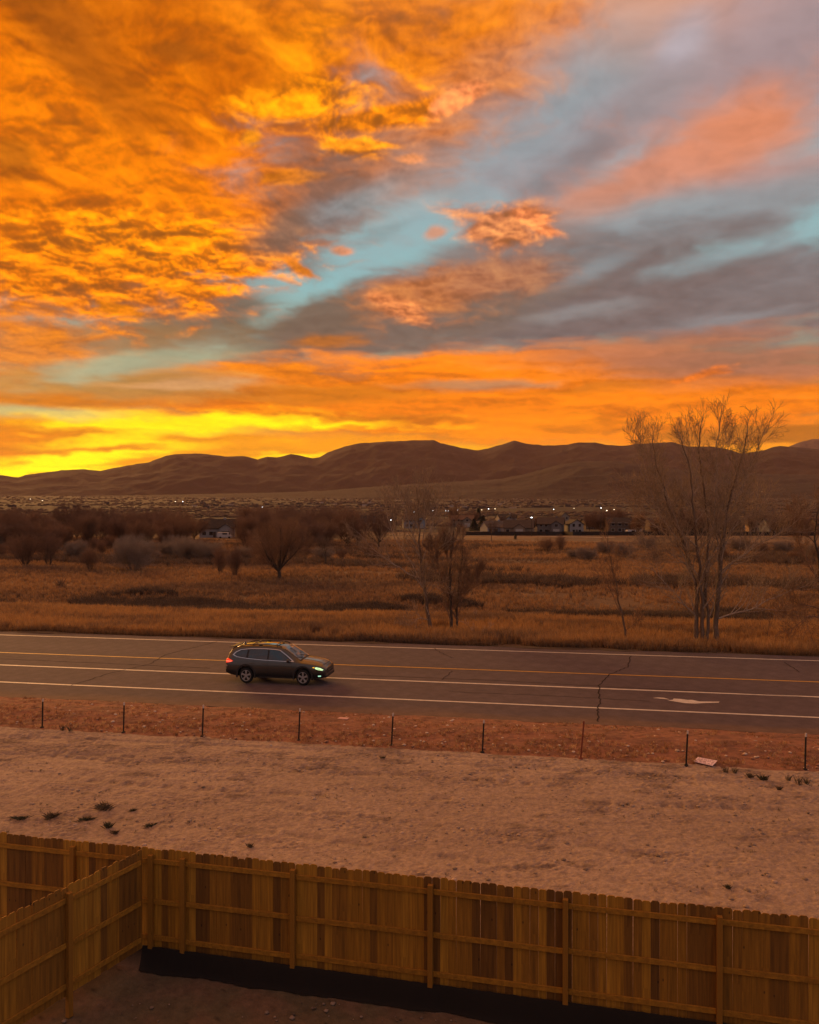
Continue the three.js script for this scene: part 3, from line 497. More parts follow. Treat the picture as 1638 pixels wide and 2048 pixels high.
  for (const s of [1, -1]) {
    panel('window_trim', [[-2.06, 1.20], [-1.92, 1.33], [-1.68, 1.43], [-1.2, 1.49], [-0.5, 1.505], [0.0, 1.485], [0.24, 1.455], [0.55, 1.27], [0.92, 1.03], [0.96, 1.0], [0.5, 1.0], [-0.6, 1.025], [-1.4, 1.07], [-1.85, 1.12]], 0.008, chrome, s);
    panel('window_frame', [[-1.99, 1.21], [-1.88, 1.31], [-1.66, 1.41], [-1.2, 1.465], [-0.5, 1.48], [0.0, 1.46], [0.22, 1.435], [0.53, 1.25], [0.86, 1.03], [0.5, 1.022], [-0.6, 1.047], [-1.4, 1.092], [-1.82, 1.14]], 0.012, black, s);
    panel('side_window', [[-0.26, 1.455], [0.0, 1.445], [0.2, 1.42], [0.5, 1.245], [0.78, 1.05], [0.5, 1.04], [-0.26, 1.06]], 0.017, gloss, s);
    panel('side_window', [[-1.24, 1.43], [-0.8, 1.462], [-0.34, 1.462], [-0.34, 1.065], [-0.8, 1.075], [-1.28, 1.105]], 0.017, gloss, s);
    panel('side_window', [[-1.94, 1.215], [-1.85, 1.295], [-1.64, 1.39], [-1.33, 1.425], [-1.37, 1.115], [-1.8, 1.155]], 0.017, gloss, s);
    for (const [x, y0, y1] of [[-0.30, 0.36, 1.0], [0.83, 0.36, 0.98], [-1.02, 0.76, 1.05]]) panel('door_seam', [[x, y0], [x + 0.012, y0], [x + 0.012, y1], [x, y1]], 0.003, black, s);
    for (const x of [-0.46, -1.08]) { const h = new RoundedBoxGeometry(0.2, 0.03, 0.03, 2, 0.012); const m = part('door_handle', h, paint, car); m.position.set(x + 0.02, 0.88, s * (sideZ(x, 0.88) + 0.018)); }
    panel('sill_cladding', [[-0.92, 0.275], [0.94, 0.275], [0.94, 0.40], [-0.92, 0.40]], 0.022, black, s);
    panel('front_cladding', [[1.83, 0.32], [2.3, 0.36], [2.34, 0.50], [1.86, 0.48]], 0.015, black, s); panel('rear_cladding', [[-2.36, 0.47], [-1.82, 0.32], [-1.80, 0.50], [-2.38, 0.60]], 0.015, black, s);
    for (const wx of WX) { // flares
      const a = new THREE.Shape(); a.absarc(0, 0, 0.475, -0.22, Math.PI + 0.22, false); a.absarc(0, 0, 0.408, Math.PI + 0.22, -0.22, true);
      const f = new THREE.ExtrudeGeometry(a, { depth: 0.05, bevelEnabled: true, bevelSize: 0.008, bevelThickness: 0.008, bevelSegments: 1, curveSegments: 20 });
      const m = part('wheel_arch', f, black, car); m.position.set(wx, WY + 0.02, s > 0 ? 0.872 : -0.922);
      const w = part('wheel', new THREE.TorusGeometry(0.265, 0.08, 12, 36).scale(1, 1, 1.35), rubber, car); w.position.set(wx, WY, s * 0.80);
      const barrel = new THREE.CylinderGeometry(0.232, 0.232, 0.16, 28, 1, true); barrel.rotateX(Math.PI / 2);
      const hub = new THREE.CylinderGeometry(0.06, 0.06, 0.03, 16); hub.rotateX(Math.PI / 2); hub.translate(0, 0, s * 0.085);
      const spokes = [...Array(5).keys()].flatMap((k) => [-0.13, 0.13].map((o) => { const b = new RoundedBoxGeometry(0.042, 0.21, 0.03, 1, 0.008); b.translate(0, 0.13, s * 0.08); b.rotateZ(k * Math.PI * 2 / 5 + o); return b; }));
      part('rim', mergeGeometries([barrel, hub, new THREE.TorusGeometry(0.228, 0.014, 8, 36).translate(0, 0, s * 0.085)].map((q) => q.index ? q.toNonIndexed() : q).concat(spokes.map((q) => q.index ? q.toNonIndexed() : q))), alloy, w);
      part('brake_disc', new THREE.CylinderGeometry(0.17, 0.17, 0.02, 24).rotateX(Math.PI / 2), black, w);
    }
    const mir = part('mirror', new RoundedBoxGeometry(0.13, 0.15, 0.2, 3, 0.05), gloss, car); mir.position.set(0.72, 1.05, s * 1.0); part('mirror_arm', box(0.06, 0.04, 0.14, 0, -0.06, -s * 0.1), black, mir);
    // roof rails
    const rail = new THREE.CatmullRomCurve3([[-1.75, 1.55], [-1.6, 1.60], [-1.0, 1.64], [-0.3, 1.645], [0.1, 1.62], [0.28, 1.565]].map(([x, y]) => new THREE.Vector3(x, y, s * 0.575)));
    part('roof_rail', mergeGeometries([new THREE.TubeGeometry(rail, 40, 0.019, 8), box(0.16, 0.09, 0.036, -0.75, 1.60, s * 0.575)].map((q) => q.toNonIndexed())), black, car);
    // lamps
    const headGlow = new THREE.MeshStandardMaterial({ color: rgb(0.5, 0.5, 0.5), roughness: 0.1, emissive: rgb(0.62, 0.95, 0.42), emissiveIntensity: 0.95 }), amber = new THREE.MeshStandardMaterial({ color: rgb(0.6, 0.3, 0.05), emissive: rgb(1, 0.5, 0.03), emissiveIntensity: 0.8 });
    const fogGlow = new THREE.MeshStandardMaterial({ color: rgb(0.5, 0.6, 0.5), emissive: rgb(0.42, 0.85, 0.58), emissiveIntensity: 0.9 }), tailGlow = new THREE.MeshStandardMaterial({ color: rgb(0.5, 0.02, 0.01), roughness: 0.15, emissive: rgb(1, 0.05, 0.015), emissiveIntensity: 0.75 });
    panel('headlight_housing', [[1.78, 0.80], [1.95, 0.845], [2.2, 0.795], [2.34, 0.70], [2.3, 0.64], [2.1, 0.67], [1.92, 0.72]], 0.006, gloss, s);
    const hl = panel('headlight', [[1.95, 0.775], [2.0, 0.805], [2.2, 0.765], [2.325, 0.695], [2.29, 0.66], [2.1, 0.69], [1.98, 0.73]], 0.012, headGlow, s); panel('turn_signal', [[1.82, 0.79], [1.92, 0.815], [1.945, 0.78], [1.93, 0.755]], 0.012, amber, s); panel('lens_divider', [[2.06, 0.735], [2.18, 0.71], [2.18, 0.722], [2.06, 0.75]], 0.016, black, s);
    panel('fog_light_housing', [[2.04, 0.36], [2.3, 0.38], [2.3, 0.50], [2.06, 0.49]], 0.02, black, s);
    panel('fog_light', [[2.10, 0.40], [2.23, 0.405], [2.23, 0.455], [2.10, 0.45]], 0.03, fogGlow, s);
    const tl = panel('tail_light', [[-2.36, 0.86], [-2.38, 1.02], [-2.28, 1.06], [-2.1, 1.0], [-2.0, 0.955], [-2.06, 0.92], [-2.2, 0.885]], 0.012, tailGlow, s); panel('tail_light_strip', [[-2.35, 0.925], [-2.35, 0.95], [-2.05, 0.95], [-2.07, 0.93]], 0.018, new THREE.MeshStandardMaterial({ color: rgb(0.6, 0.2, 0.2), emissive: rgb(1, 0.35, 0.2), emissiveIntensity: 0.9 }), s);
    panel('rear_reflector', [[-2.37, 0.70], [-2.39, 0.77], [-2.29, 0.79], [-2.27, 0.72]], 0.016, chrome, s);
  }
  // glass, front and rear: laid off the top surface
  const over = (x0, x1, w0, w1, off, nx = 16, nz = 14) => sheet(nx, nz, (u, v) => { const x = lerp(x0, x1, u), z = lerp(-1, 1, v) * lerp(w0, w1, u); return [x, topY(x, z) + off, z]; }, 1);
  part('windshield', over(0.42, 1.19, 0.60, 0.665, 0.014), gloss, car); part('rear_window', over(-2.30, -2.02, 0.60, 0.58, 0.02), gloss, car);
  part('cowl', over(1.17, 1.27, 0.66, 0.68, 0.01, 4, 14), black, car); part('sunroof', over(-0.75, 0.12, 0.42, 0.42, 0.006), gloss, car);
  for (const z of [-0.36, 0.36]) part('hood_crease', sheet(18, 2, (u, v) => { const x = lerp(1.32, 2.2, u), q = z * (1 - 0.12 * u) + (v - 0.5) * 0.06; return [x, topY(x, q) + (v === 0.5 ? 0.014 : 0.002), q]; }, 1), paint, car);
  part('hood_seam', sheet(1, 20, (u, v) => { const z = lerp(-0.62, 0.62, v), x = 2.27 - 0.16 * z * z + u * 0.014; return [x, topY(x, z) + 0.004, z]; }, 1), black, car);
  for (const x of [-1.15, 0.0]) part('crossbar', new RoundedBoxGeometry(0.06, 0.022, 1.12, 2, 0.01).translate(x, 1.648, 0), black, car);
  part('spoiler', new RoundedBoxGeometry(0.34, 0.035, 1.16, 2, 0.015).rotateZ(0.13).translate(-2.13, 1.525, 0), paint, car);
  part('antenna_fin', new THREE.ConeGeometry(0.05, 0.1, 8).scale(1.8, 1, 0.5).translate(-1.75, 1.62, 0), gloss, car);
  part('grille', new RoundedBoxGeometry(0.05, 0.17, 0.92, 2, 0.02).translate(2.42, 0.605, 0), black, car); part('grille_bar', box(0.02, 0.022, 0.86, 2.45, 0.62, 0), chrome, car);
  part('front_bumper', new RoundedBoxGeometry(0.16, 0.16, 1.34, 3, 0.06).translate(2.36, 0.40, 0), black, car); part('rear_bumper', new RoundedBoxGeometry(0.16, 0.20, 1.4, 3, 0.06).translate(-2.37, 0.50, 0), black, car);
  const plate = part('number_plate', box(0.012, 0.11, 0.30, -2.455, 0.80, 0), new THREE.MeshStandardMaterial({ color: rgb(0.5, 0.5, 0.48), roughness: 0.5 }), car);
  for (const z of [-0.3, 0.25]) part('wiper', new THREE.TubeGeometry(new THREE.LineCurve3(new THREE.Vector3(1.18, topY(1.18, z) + 0.03, z), new THREE.Vector3(1.02, topY(1.02, z + 0.36) + 0.03, z + 0.4)), 2, 0.009, 5), black, car);
  const [px, pz] = spot(554, 1371); const sAt = roadS(px, pz);
  const [x, z] = fromRoad(sAt - 0.19, 35.93); car.position.set(x, 0.0, z); car.rotation.y = -PHI; car.scale.set(0.975, 1.05, 1);
}

// ------------------------------------------------------------------ bare trees
function groundAt(px, py) { // where the line of sight through that point comes down on the field or the valley
  const kx = (px - 819) / FOCAL, ky = (py - HORIZON) / FOCAL;
  for (let d = 40; d < 9000; d *= 1.004) { const h = d < 430 ? fieldHeight(kx * d, -d) : valleyHeight(kx * d, -d); if (EYE - ky * d <= h) return [kx * d, h, -d]; }
  return [kx * 400, -3, -400];
}
const V3 = (x, y, z) => new THREE.Vector3(x, y, z);
function limbs(list, sides) { // polylines with radii -> one geometry
  const pos = [], nor = [], idx = [], a = V3(), b = V3(), t = V3();
  for (const { p, r } of list) {
    const n = p.length, start = pos.length / 3;
    for (let i = 0; i < n; i++) {
      t.subVectors(p[Math.min(n - 1, i + 1)], p[Math.max(0, i - 1)]).normalize(); a.set(t.y, -t.x, 0.13); a.cross(t).normalize(); b.crossVectors(t, a);
      for (let k = 0; k < sides; k++) { const q = k / sides * Math.PI * 2, c = Math.cos(q), s = Math.sin(q), nx = a.x * c + b.x * s, ny = a.y * c + b.y * s, nz = a.z * c + b.z * s; pos.push(p[i].x + nx * r[i], p[i].y + ny * r[i], p[i].z + nz * r[i]); nor.push(nx, ny, nz); }
      if (i < n - 1) for (let k = 0; k < sides; k++) { const u = start + i * sides + k, v = start + i * sides + (k + 1) % sides; idx.push(u, v, u + sides, v, v + sides, u + sides); }
    }
  }
  const g = new THREE.BufferGeometry(); g.setAttribute('position', new THREE.Float32BufferAttribute(pos, 3)); g.setAttribute('normal', new THREE.Float32BufferAttribute(nor, 3)); g.setIndex(idx);
  const uv = new Float32Array(pos.length / 3 * 2); for (let i = 0; i < uv.length / 2; i++) { uv[2 * i] = pos[3 * i] * 1.7; uv[2 * i + 1] = pos[3 * i + 1] * 0.7; } g.setAttribute('uv', new THREE.BufferAttribute(uv, 2)); return g;
}
function shoot(out, level, from, dir, len, rad, o) { // one branch and what grows from it
  const step = Math.max(0.12, len / (level > 1 ? 6 : level ? 4 : 3)), n = Math.max(2, Math.round(len / step)), p = [from.clone()], r = [rad], d = dir.clone();
  for (let i = 1; i <= n; i++) { d.x += rr(-1, 1) * o.wob; d.z += rr(-1, 1) * o.wob; d.y += rr(-1, 1) * o.wob * 0.6 + o.up; d.normalize(); p.push(p[i - 1].clone().addScaledVector(d, len / n)); r.push(Math.max(o.thin, rad * (1 - 0.85 * i / n))); }
  (level >= o.thick ? out.branch : out.twig).push({ p, r });
  if (level > 0) sprout(out, level - 1, p, r, len, o, 0.2);
}
function sprout(out, level, p, r, len, o, from) {
  const count = Math.round(o.per[level] * (0.6 + 0.4 * Math.min(1.6, len / o.ref[level])) * rr(0.85, 1.15));
  for (let k = 0; k < count; k++) {
    const t = from + (1 - from) * (k + rnd()) / count, f = t * (p.length - 1), i = Math.min(p.length - 2, Math.floor(f)), q = p[i].clone().lerp(p[i + 1], f - i), ax = p[i + 1].clone().sub(p[i]).normalize();
    const side = V3(rr(-1, 1), rr(-0.5, 1), rr(-1, 1)).cross(ax).normalize(), ang = rr(o.ang[0], o.ang[1]), d = ax.clone().multiplyScalar(Math.cos(ang)).addScaledVector(side, Math.sin(ang)); d.y += o.up * 2; d.normalize();
    shoot(out, level, q, d, Math.min(o.len[level] * rr(0.55, 1.2) * (1 - 0.45 * t), len * 0.75), Math.min(lerp(r[i], r[i + 1], f - i) * 0.62, o.rad[level]), o);
  }
}
const barkTex = texture(256, (u, v) => clamp(0.78 + 0.26 * pfbm(u, v * 0.3, 16, 4, 0.7)));
const bark = (r, g, b) => new THREE.MeshStandardMaterial({ color: rgb(r, g, b), roughness: 0.95, map: barkTex });
const barkPale = bark(0.64, 0.48, 0.35), barkDark = bark(0.13, 0.09, 0.062), barkMid = bark(0.27, 0.18, 0.12), barkRed = bark(0.36, 0.205, 0.125), barkTwig = bark(0.46, 0.33, 0.23), barkGrey = bark(0.46, 0.36, 0.28);
function plant(name, label, category, at, turn, group, main, out, mats) {
  const t = thing(name, label, category, at, turn, group);
  if (main.length) part('trunk', limbs(main, 8), mats[0], t); if (out.branch.length) part('branches', limbs(out.branch, 5), mats[1], t); if (out.twig.length) part('twigs', limbs(out.twig, 3), mats[2], t); return t;
}
// a near tree: its stems as they stand, in photo pixels at the tree's own distance, with a depth for each
function nearTree(name, label, base, stems, o, mats, seedN) {
  srand(seedN); const [x, y, z] = groundAt(...base), m = -z / FOCAL, main = [], boughs = [], out = { branch: [], twig: [] };
  for (let [w0, w1, swing, ...pts] of stems) {
    const c = new THREE.CatmullRomCurve3(pts.map(([a, b], i) => V3((a - base[0]) * m, (base[1] - b) * m - (i === 0 && b > base[1] - 12 ? 0.3 : 0), swing * Math.pow(i / (pts.length - 1), 1.2) + (i ? rr(-0.12, 0.12) : 0))), false, 'centripetal');
    w0 *= 0.78; const n = Math.max(6, Math.round(c.getLength() / 0.35)), p = c.getSpacedPoints(n), r = p.map((_, i) => lerp(w0, w1, Math.pow(i / n, 0.8)) / 2); const ph = rnd() * 50; for (let i = 1; i < p.length; i++) { const q = Math.min(1, i / 3); p[i].x += q * (0.08 * noise(i * 0.31, ph) + rr(-0.03, 0.03)); p[i].z += q * (0.14 * noise(i * 0.31, ph + 9) + rr(-0.03, 0.03)); p[i].y += q * 0.06 * noise(i * 0.5, ph + 4); }
    (pts[0][1] > base[1] - 12 ? main : boughs).push({ p, r }); sprout(out, o.levels - 1, p, r, c.getLength(), o, o.from ?? 0.3);
    shoot(out, o.levels - 1, p[n], p[n].clone().sub(p[n - 1]).normalize(), o.len[o.levels - 1] * 0.4, r[n], o);
  }
  const t = plant(name, label, 'tree', [x, y, z], 0, undefined, main, out, mats); if (boughs.length) part('limbs', limbs(boughs, 6), mats[1], t); return t;
}
const cottonwood = { levels: 3, thick: 2, per: [4, 7, 15], ref: [0.6, 1.3, 6], len: [0.5, 1.15, 2.7], rad: [0.011, 0.022, 0.055], ang: [0.4, 1.0], up: 0.06, wob: 0.2, thin: 0.007 };
nearTree('bare_tree', 'tallest bare tree beyond the road, several trunks and wide crown against the sunset', [1414, 1293], [
  [0.42, 0.05, -0.8, [1392, 1294], [1394, 1240], [1393, 1190], [1388, 1150], [1372, 1095], [1352, 1040], [1336, 990], [1322, 930], [1312, 880]],
  [0.34, 0.05, 0.9, [1404, 1294], [1405, 1230], [1398, 1180], [1396, 1140], [1388, 1080], [1378, 1010], [1372, 950], [1352, 885]],
  [0.30, 0.06, -0.3, [1414, 1294], [1416, 1240], [1414, 1200], [1412, 1150], [1418, 1080], [1414, 1020], [1408, 960], [1402, 900], [1404, 850]],
  [0.48, 0.06, 0.2, [1432, 1294], [1434, 1235], [1437, 1180], [1439, 1130], [1446, 1080], [1452, 1030], [1464, 970], [1480, 920], [1490, 868]],
  [0.16, 0.04, 1.2, [1439, 1140], [1432, 1080], [1424, 1020], [1424, 960], [1420, 905], [1424, 850]],
  [0.14, 0.03, -1.3, [1443, 1110], [1462, 1070], [1490, 1040], [1520, 1020], [1545, 1005]],
  [0.13, 0.03, 0.7, [1440, 1145], [1470, 1118], [1500, 1095], [1514, 1070], [1520, 1056]],
  [0.10, 0.02, 1.0, [1500, 1096], [1530, 1080], [1560, 1062], [1576, 1045]],
  [0.15, 0.03, 1.4, [1438, 1238], [1462, 1228], [1500, 1216], [1520, 1202], [1548, 1186], [1576, 1172]],
  [0.14, 0.03, 1.1, [1391, 1232], [1370, 1212], [1345, 1186], [1320, 1162], [1296, 1138]],
  [0.13, 0.03, -1.2, [1390, 1165], [1368, 1110], [1340, 1075], [1310, 1045], [1285, 1025]],
  [0.12, 0.03, 0.5, [1374, 1100], [1340, 1062], [1312, 1020], [1294, 970], [1282, 915], [1275, 880]],
  [0.12, 0.03, 1.3, [1452, 1040], [1474, 990], [1490, 940], [1504, 890], [1512, 860]],
  [0.10, 0.03, -1.0, [1404, 1180], [1420, 1130], [1400, 1070], [1392, 1000], [1390, 930], [1388, 860]],
  [0.09, 0.02, -0.5, [1441, 1122], [1470, 1050], [1490, 1005], [1515, 985]],
  [0.10, 0.02, 0.9, [1386, 1140], [1356, 1120], [1320, 1100], [1286, 1092]], [0.09, 0.02, -0.9, [1378, 1100], [1350, 1040], [1318, 1000], [1270, 985]],
  [0.09, 0.02, 1.2, [1360, 1060], [1330, 990], [1300, 940], [1270, 905], [1262, 880]], [0.08, 0.02, 0.6, [1396, 1150], [1410, 1090], [1440, 1040], [1448, 1000], [1450, 940], [1446, 870]]], { ...cottonwood, from: 0.13, per: [4, 7, 18] }, [barkMid, barkPale, barkTwig], 101);
nearTree('bare_tree', 'pale leaning bare tree by the road, left of the dark slender one', [864, 1267], [
  [0.42, 0.04, 0.2, [864, 1268], [856, 1225], [850, 1190], [844, 1150], [840, 1100], [838, 1050], [836, 1000], [834, 975]],
  [0.14, 0.03, -0.9, [848, 1180], [835, 1150], [815, 1115], [792, 1080], [775, 1040], [770, 1005]],
  [0.13, 0.03, 0.6, [846, 1158], [826, 1152], [806, 1140], [782, 1124], [750, 1100], [718, 1066]],
  [0.12, 0.03, 0.9, [850, 1150], [862, 1132], [868, 1108], [876, 1094], [896, 1082]],
  [0.13, 0.03, -0.6, [846, 1120], [858, 1080], [866, 1040], [876, 1010], [884, 995]],
  [0.11, 0.03, 0.8, [842, 1110], [826, 1070], [812, 1030], [800, 990]],
  [0.10, 0.03, -0.4, [844, 1090], [850, 1040], [848, 1000], [852, 975]],
  [0.09, 0.02, 0.4, [858, 1230], [850, 1205], [858, 1170], [874, 1172], [886, 1186]],
  [0.10, 0.02, 0.5, [856, 1240], [838, 1236], [822, 1248]]], { ...cottonwood, per: [4, 7, 16], len: [0.5, 1.1, 2.2] }, [barkMid, barkPale, barkTwig], 202);
nearTree('bare_tree', 'dark slender bare tree with two upright stems right of the pale leaning tree', [910, 1268], [
  [0.34, 0.04, 0.1, [904, 1269], [902, 1220], [900, 1160], [902, 1110], [906, 1075], [908, 1045]],
  [0.26, 0.03, -0.3, [916, 1269], [914, 1220], [918, 1170], [924, 1120], [928, 1085]],
  [0.12, 0.02, 0.5, [901, 1190], [886, 1160], [874, 1125], [868, 1100]],
  [0.12, 0.02, -0.6, [901, 1140], [893, 1110], [888, 1085]],
  [0.09, 0.02, 0.6, [916, 1215], [936, 1180], [948, 1150]]], { ...cottonwood, per: [6, 9, 16], len: [0.55, 1.1, 1.7], from: 0.12, ang: [0.25, 0.7] }, [barkDark, barkRed, barkRed], 303);
nearTree('bare_sapling', 'thin leaning young tree beside the road, left of the tallest tree', [1253, 1287], [
  [0.22, 0.02, 0.2, [1254, 1288], [1248, 1250], [1238, 1205], [1228, 1155], [1218, 1105], [1212, 1062]],
  [0.08, 0.02, 0.5, [1245, 1235], [1228, 1200], [1212, 1170], [1198, 1140]],
  [0.07, 0.02, -0.4, [1236, 1195], [1228, 1150], [1234, 1110]], [0.06, 0.02, 0.5, [1252, 1262], [1262, 1250], [1270, 1240]]], { ...cottonwood, per: [5, 6, 9], len: [0.4, 0.8, 1.3] }, [barkMid, barkRed, barkRed], 404);
nearTree('bare_tree', 'bare tree cut off by the right edge of the picture', [1652, 1296], [
  [0.40, 0.05, 0, [1654, 1297], [1648, 1240], [1640, 1180], [1638, 1120], [1632, 1060], [1640, 1000]],
  [0.14, 0.03, 0.8, [1646, 1222], [1620, 1212], [1590, 1208], [1572, 1198]], [0.13, 0.03, -0.6, [1640, 1170], [1622, 1130], [1605, 1090], [1594, 1050]],
  [0.12, 0.03, 0.7, [1648, 1240], [1615, 1232], [1590, 1242], [1570, 1262]], [0.16, 0.04, 0.4, [1642, 1180], [1670, 1120], [1690, 1050]], [0.14, 0.03, -0.5, [1650, 1250], [1690, 1200], [1720, 1150]]], { ...cottonwood, per: [5, 8, 14] }, [barkDark, barkRed, barkRed], 505);
nearTree('bare_sapling', 'small bare sapling in the grass right of the tallest tree', [1535, 1289], [[0.08, 0.015, 0.1, [1535, 1290], [1534, 1262], [1536, 1236]], [0.04, 0.01, 0.2, [1535, 1270], [1526, 1256], [1522, 1242]]], { ...cottonwood, per: [3, 4, 6], len: [0.25, 0.4, 0.6] }, [barkMid, barkRed, barkRed], 606);
nearTree('bare_sapling', 'small leafless bush at the road edge right of the dark slender tree', [948, 1280], [[0.05, 0.012, 0.1, [948, 1281], [949, 1255], [951, 1228]], [0.04, 0.01, 0.3, [950, 1280], [966, 1266], [980, 1252]], [0.03, 0.01, -0.2, [947, 1280], [940, 1260], [934, 1248]]], { ...cottonwood, per: [3, 4, 6], len: [0.25, 0.4, 0.55] }, [barkMid, barkPale, barkPale], 707);

// trees and bushes of the field: a few kinds, each standing plant a copy with its own size and turn
function kindOf(seedN, stems, spread, h, trunkH, o, w) { // returns geometries for a plant about h metres tall
  srand(seedN); const main = [], out = { branch: [], twig: [] };
  for (let k = 0; k < stems; k++) {
    const a = k / stems * Math.PI * 2 + rr(-0.4, 0.4), lean = spread * Math.sqrt(rr(0.05, 1)), from = V3(Math.cos(a) * 0.12 * (trunkH ? 0.3 : 2), trunkH * rr(0.8, 1.15), Math.sin(a) * 0.12 * (trunkH ? 0.3 : 2)), d = V3(Math.cos(a) * Math.sin(lean), Math.cos(lean), Math.sin(a) * Math.sin(lean));
    const len = (h - trunkH) * rr(0.55, 0.8), n = 6, p = [from], r = [w * 0.5]; for (let i = 1; i <= n; i++) { d.x += rr(-0.1, 0.1); d.z += rr(-0.1, 0.1); d.y += 0.05; d.normalize(); p.push(p[i - 1].clone().addScaledVector(d, len / n)); r.push(w * 0.5 * (1 - 0.8 * i / n)); }
    main.push({ p, r }); sprout(out, o.levels - 1, p, r, len, o, 0.1);
  }
  if (trunkH) main.push({ p: [V3(0, -0.3, 0), V3(0.03, trunkH * 0.5, 0), V3(0, trunkH * 1.15, 0)], r: [w * 1.15, w * 0.9, w * 0.7] });
  return [limbs(main, 6), limbs(out.branch, 4), limbs(out.twig, 3)];
}
const scrub = { levels: 3, thick: 2, per: [3, 6, 9], ref: [0.8, 1.5, 3], len: [1.0, 1.5, 2.2], rad: [0.010, 0.015, 0.03], ang: [0.3, 0.95], up: 0.04, wob: 0.2, thin: 0.006 };
const kinds = {
  oak: [kindOf(1, 9, 1.25, 6.2, 0.9, { ...scrub, per: [5, 8, 13] }, 0.20), [barkDark, barkMid, barkRed]],
  vase: [kindOf(2, 16, 0.55, 5.0, 0, scrub, 0.08), [barkDark, barkMid, barkRed]],
  round: [kindOf(3, 18, 0.95, 4.6, 0, { ...scrub, per: [6, 9, 10], thin: 0.006 }, 0.07), [barkMid, barkGrey, barkGrey]],
  tall: [kindOf(4, 11, 0.5, 9.5, 0.8, { ...scrub, per: [5, 8, 13], len: [1.2, 2.0, 3.4], thin: 0.007 }, 0.18), [barkDark, barkMid, barkRed]],
  broad: [kindOf(5, 14, 0.9, 8.0, 0.7, { ...scrub, per: [5, 8, 11], len: [1.2, 1.9, 3.0], thin: 0.007 }, 0.17), [barkDark, barkMid, barkRed]],
  thin: [kindOf(6, 4, 0.5, 5.0, 1.8, { ...scrub, per: [5, 6, 8] }, 0.11), [barkDark, barkMid, barkMid]],
};
const HEIGHT = { oak: 5.6, vase: 5.2, round: 4.6, tall: 10.2, broad: 8.2, thin: 5.4 };
const plain = { oak: 'tree', vase: 'bush', round: 'bush', tall: 'tree', broad: 'tree', thin: 'tree' };
srand(4321);
function fieldPlant(kind, name, label, px, py, hpx, group, wide = 1) {
  const [x, y, z] = groundAt(px, py), [geos, mats] = kinds[kind], t = thing(name, label, plain[kind], [x, y - 0.05, z], rr(0, 6.28), group), k = hpx / FOCAL * -z / HEIGHT[kind];
  t.scale.set(k * wide, k, k * wide); part('trunk', geos[0], mats[0], t); part('branches', geos[1], mats[1], t); part('twigs', geos[2], mats[2], t); return t;
}
fieldPlant('oak', 'field_tree', 'dark spreading tree with a short trunk standing in the open field', 558, 1160, 118, undefined, 1.05);
fieldPlant('round', 'round_bush', 'pale round leafless bush in the field at the left', 266, 1144, 66, undefined, 0.95);
fieldPlant('vase', 'field_bush', 'upright brown bush left of the spreading tree, left of the pair', 440, 1149, 62, 'pair of bushes left of the spreading tree', 0.7);
fieldPlant('vase', 'field_bush', 'upright brown bush left of the spreading tree, right of the pair', 470, 1157, 70, 'pair of bushes left of the spreading tree', 0.6);
fieldPlant('thin', 'field_tree', 'small slender tree right of the spreading tree', 650, 1131, 62, undefined, 1.0);
fieldPlant('vase', 'field_bush', 'dense brown bush at the left edge of the field', 50, 1133, 74, undefined, 1.1);
fieldPlant('vase', 'field_bush', 'dense brown bush second from the left edge of the field', 97, 1133, 76, undefined, 0.8);
fieldPlant('vase', 'field_bush', 'low brown bush left of the pale round bush', 180, 1142, 52, undefined, 0.9);
fieldPlant('oak', 'field_tree', 'forked dark tree behind the pale leaning tree', 757, 1098, 72, undefined, 0.8);
fieldPlant('thin', 'field_tree', 'small bare tree in front of the houses in the mown field', 983, 1084, 44, undefined, 0.9);
fieldPlant('vase', 'field_bush', 'low bush at the dark bank left of the thin sapling, larger of two', 1095, 1106, 34, undefined, 1.4);
fieldPlant('vase', 'field_bush', 'low bush at the dark bank left of the thin sapling, smaller of two', 1122, 1104, 38, undefined, 0.8);
fieldPlant('thin', 'field_tree', 'tiny twiggy tree in the grass right of the dark slender tree', 1001, 1172, 42, undefined, 0.5);
fieldPlant('thin', 'field_tree', 'thin dead stem in the grass right of the dark slender tree', 963, 1168, 26, undefined, 0.22);
fieldPlant('oak', 'field_tree', 'crooked dark tree right of the white house among the trees', 528, 1082, 66, undefined, 0.6);
// the hazy belts of trees before and between the houses
const nth = ['first', 'second', 'third', 'fourth', 'fifth', 'sixth', 'seventh', 'eighth', 'ninth', 'tenth', 'eleventh', 'twelfth'];
const belt = (group, label, list, counted) => list.sort((a, b) => a[1] - b[1]).forEach(([k, px, py, h, w], i) => fieldPlant(k, plain[k] === 'bush' ? 'belt_bush' : 'belt_tree', counted ? `${label}, ${nth[i]} from the left` : label, px, py, h, group, w ?? 1));
const row = (n, x0, x1, y0, y1, h0, h1, ks) => [...Array(n).keys()].map((i) => [ks[Math.floor(rnd() * ks.length)], lerp(x0, x1, (i + rr(0.2, 0.8)) / n), rr(y0, y1), rr(h0, h1), rr(0.85, 1.25)]);
belt('belt of trees at the far left', 'leafless brown tree in the dense belt at the far left', row(34, -60, 360, 1078, 1102, 50, 82, ['broad', 'tall', 'broad', 'vase']));
belt('undergrowth at the far left', 'low leafless brush under the tree belt at the far left', row(26, -40, 430, 1098, 1126, 24, 42, ['vase', 'round', 'vase']));
belt('trees around the white house', 'leafless brown tree close round the white house', row(12, 340, 505, 1074, 1084, 40, 58, ['broad', 'tall', 'vase']).filter(([, x]) => x < 392 || x > 478), true);
belt('trees behind the spreading tree', 'tall leafless tree in the clump behind the spreading tree', row(22, 480, 720, 1072, 1108, 44, 88, ['broad', 'tall', 'broad']));
belt('brush in mid field', 'low leafless brush in the middle of the field', row(12, 330, 780, 1112, 1130, 20, 32, ['vase', 'round']), true);
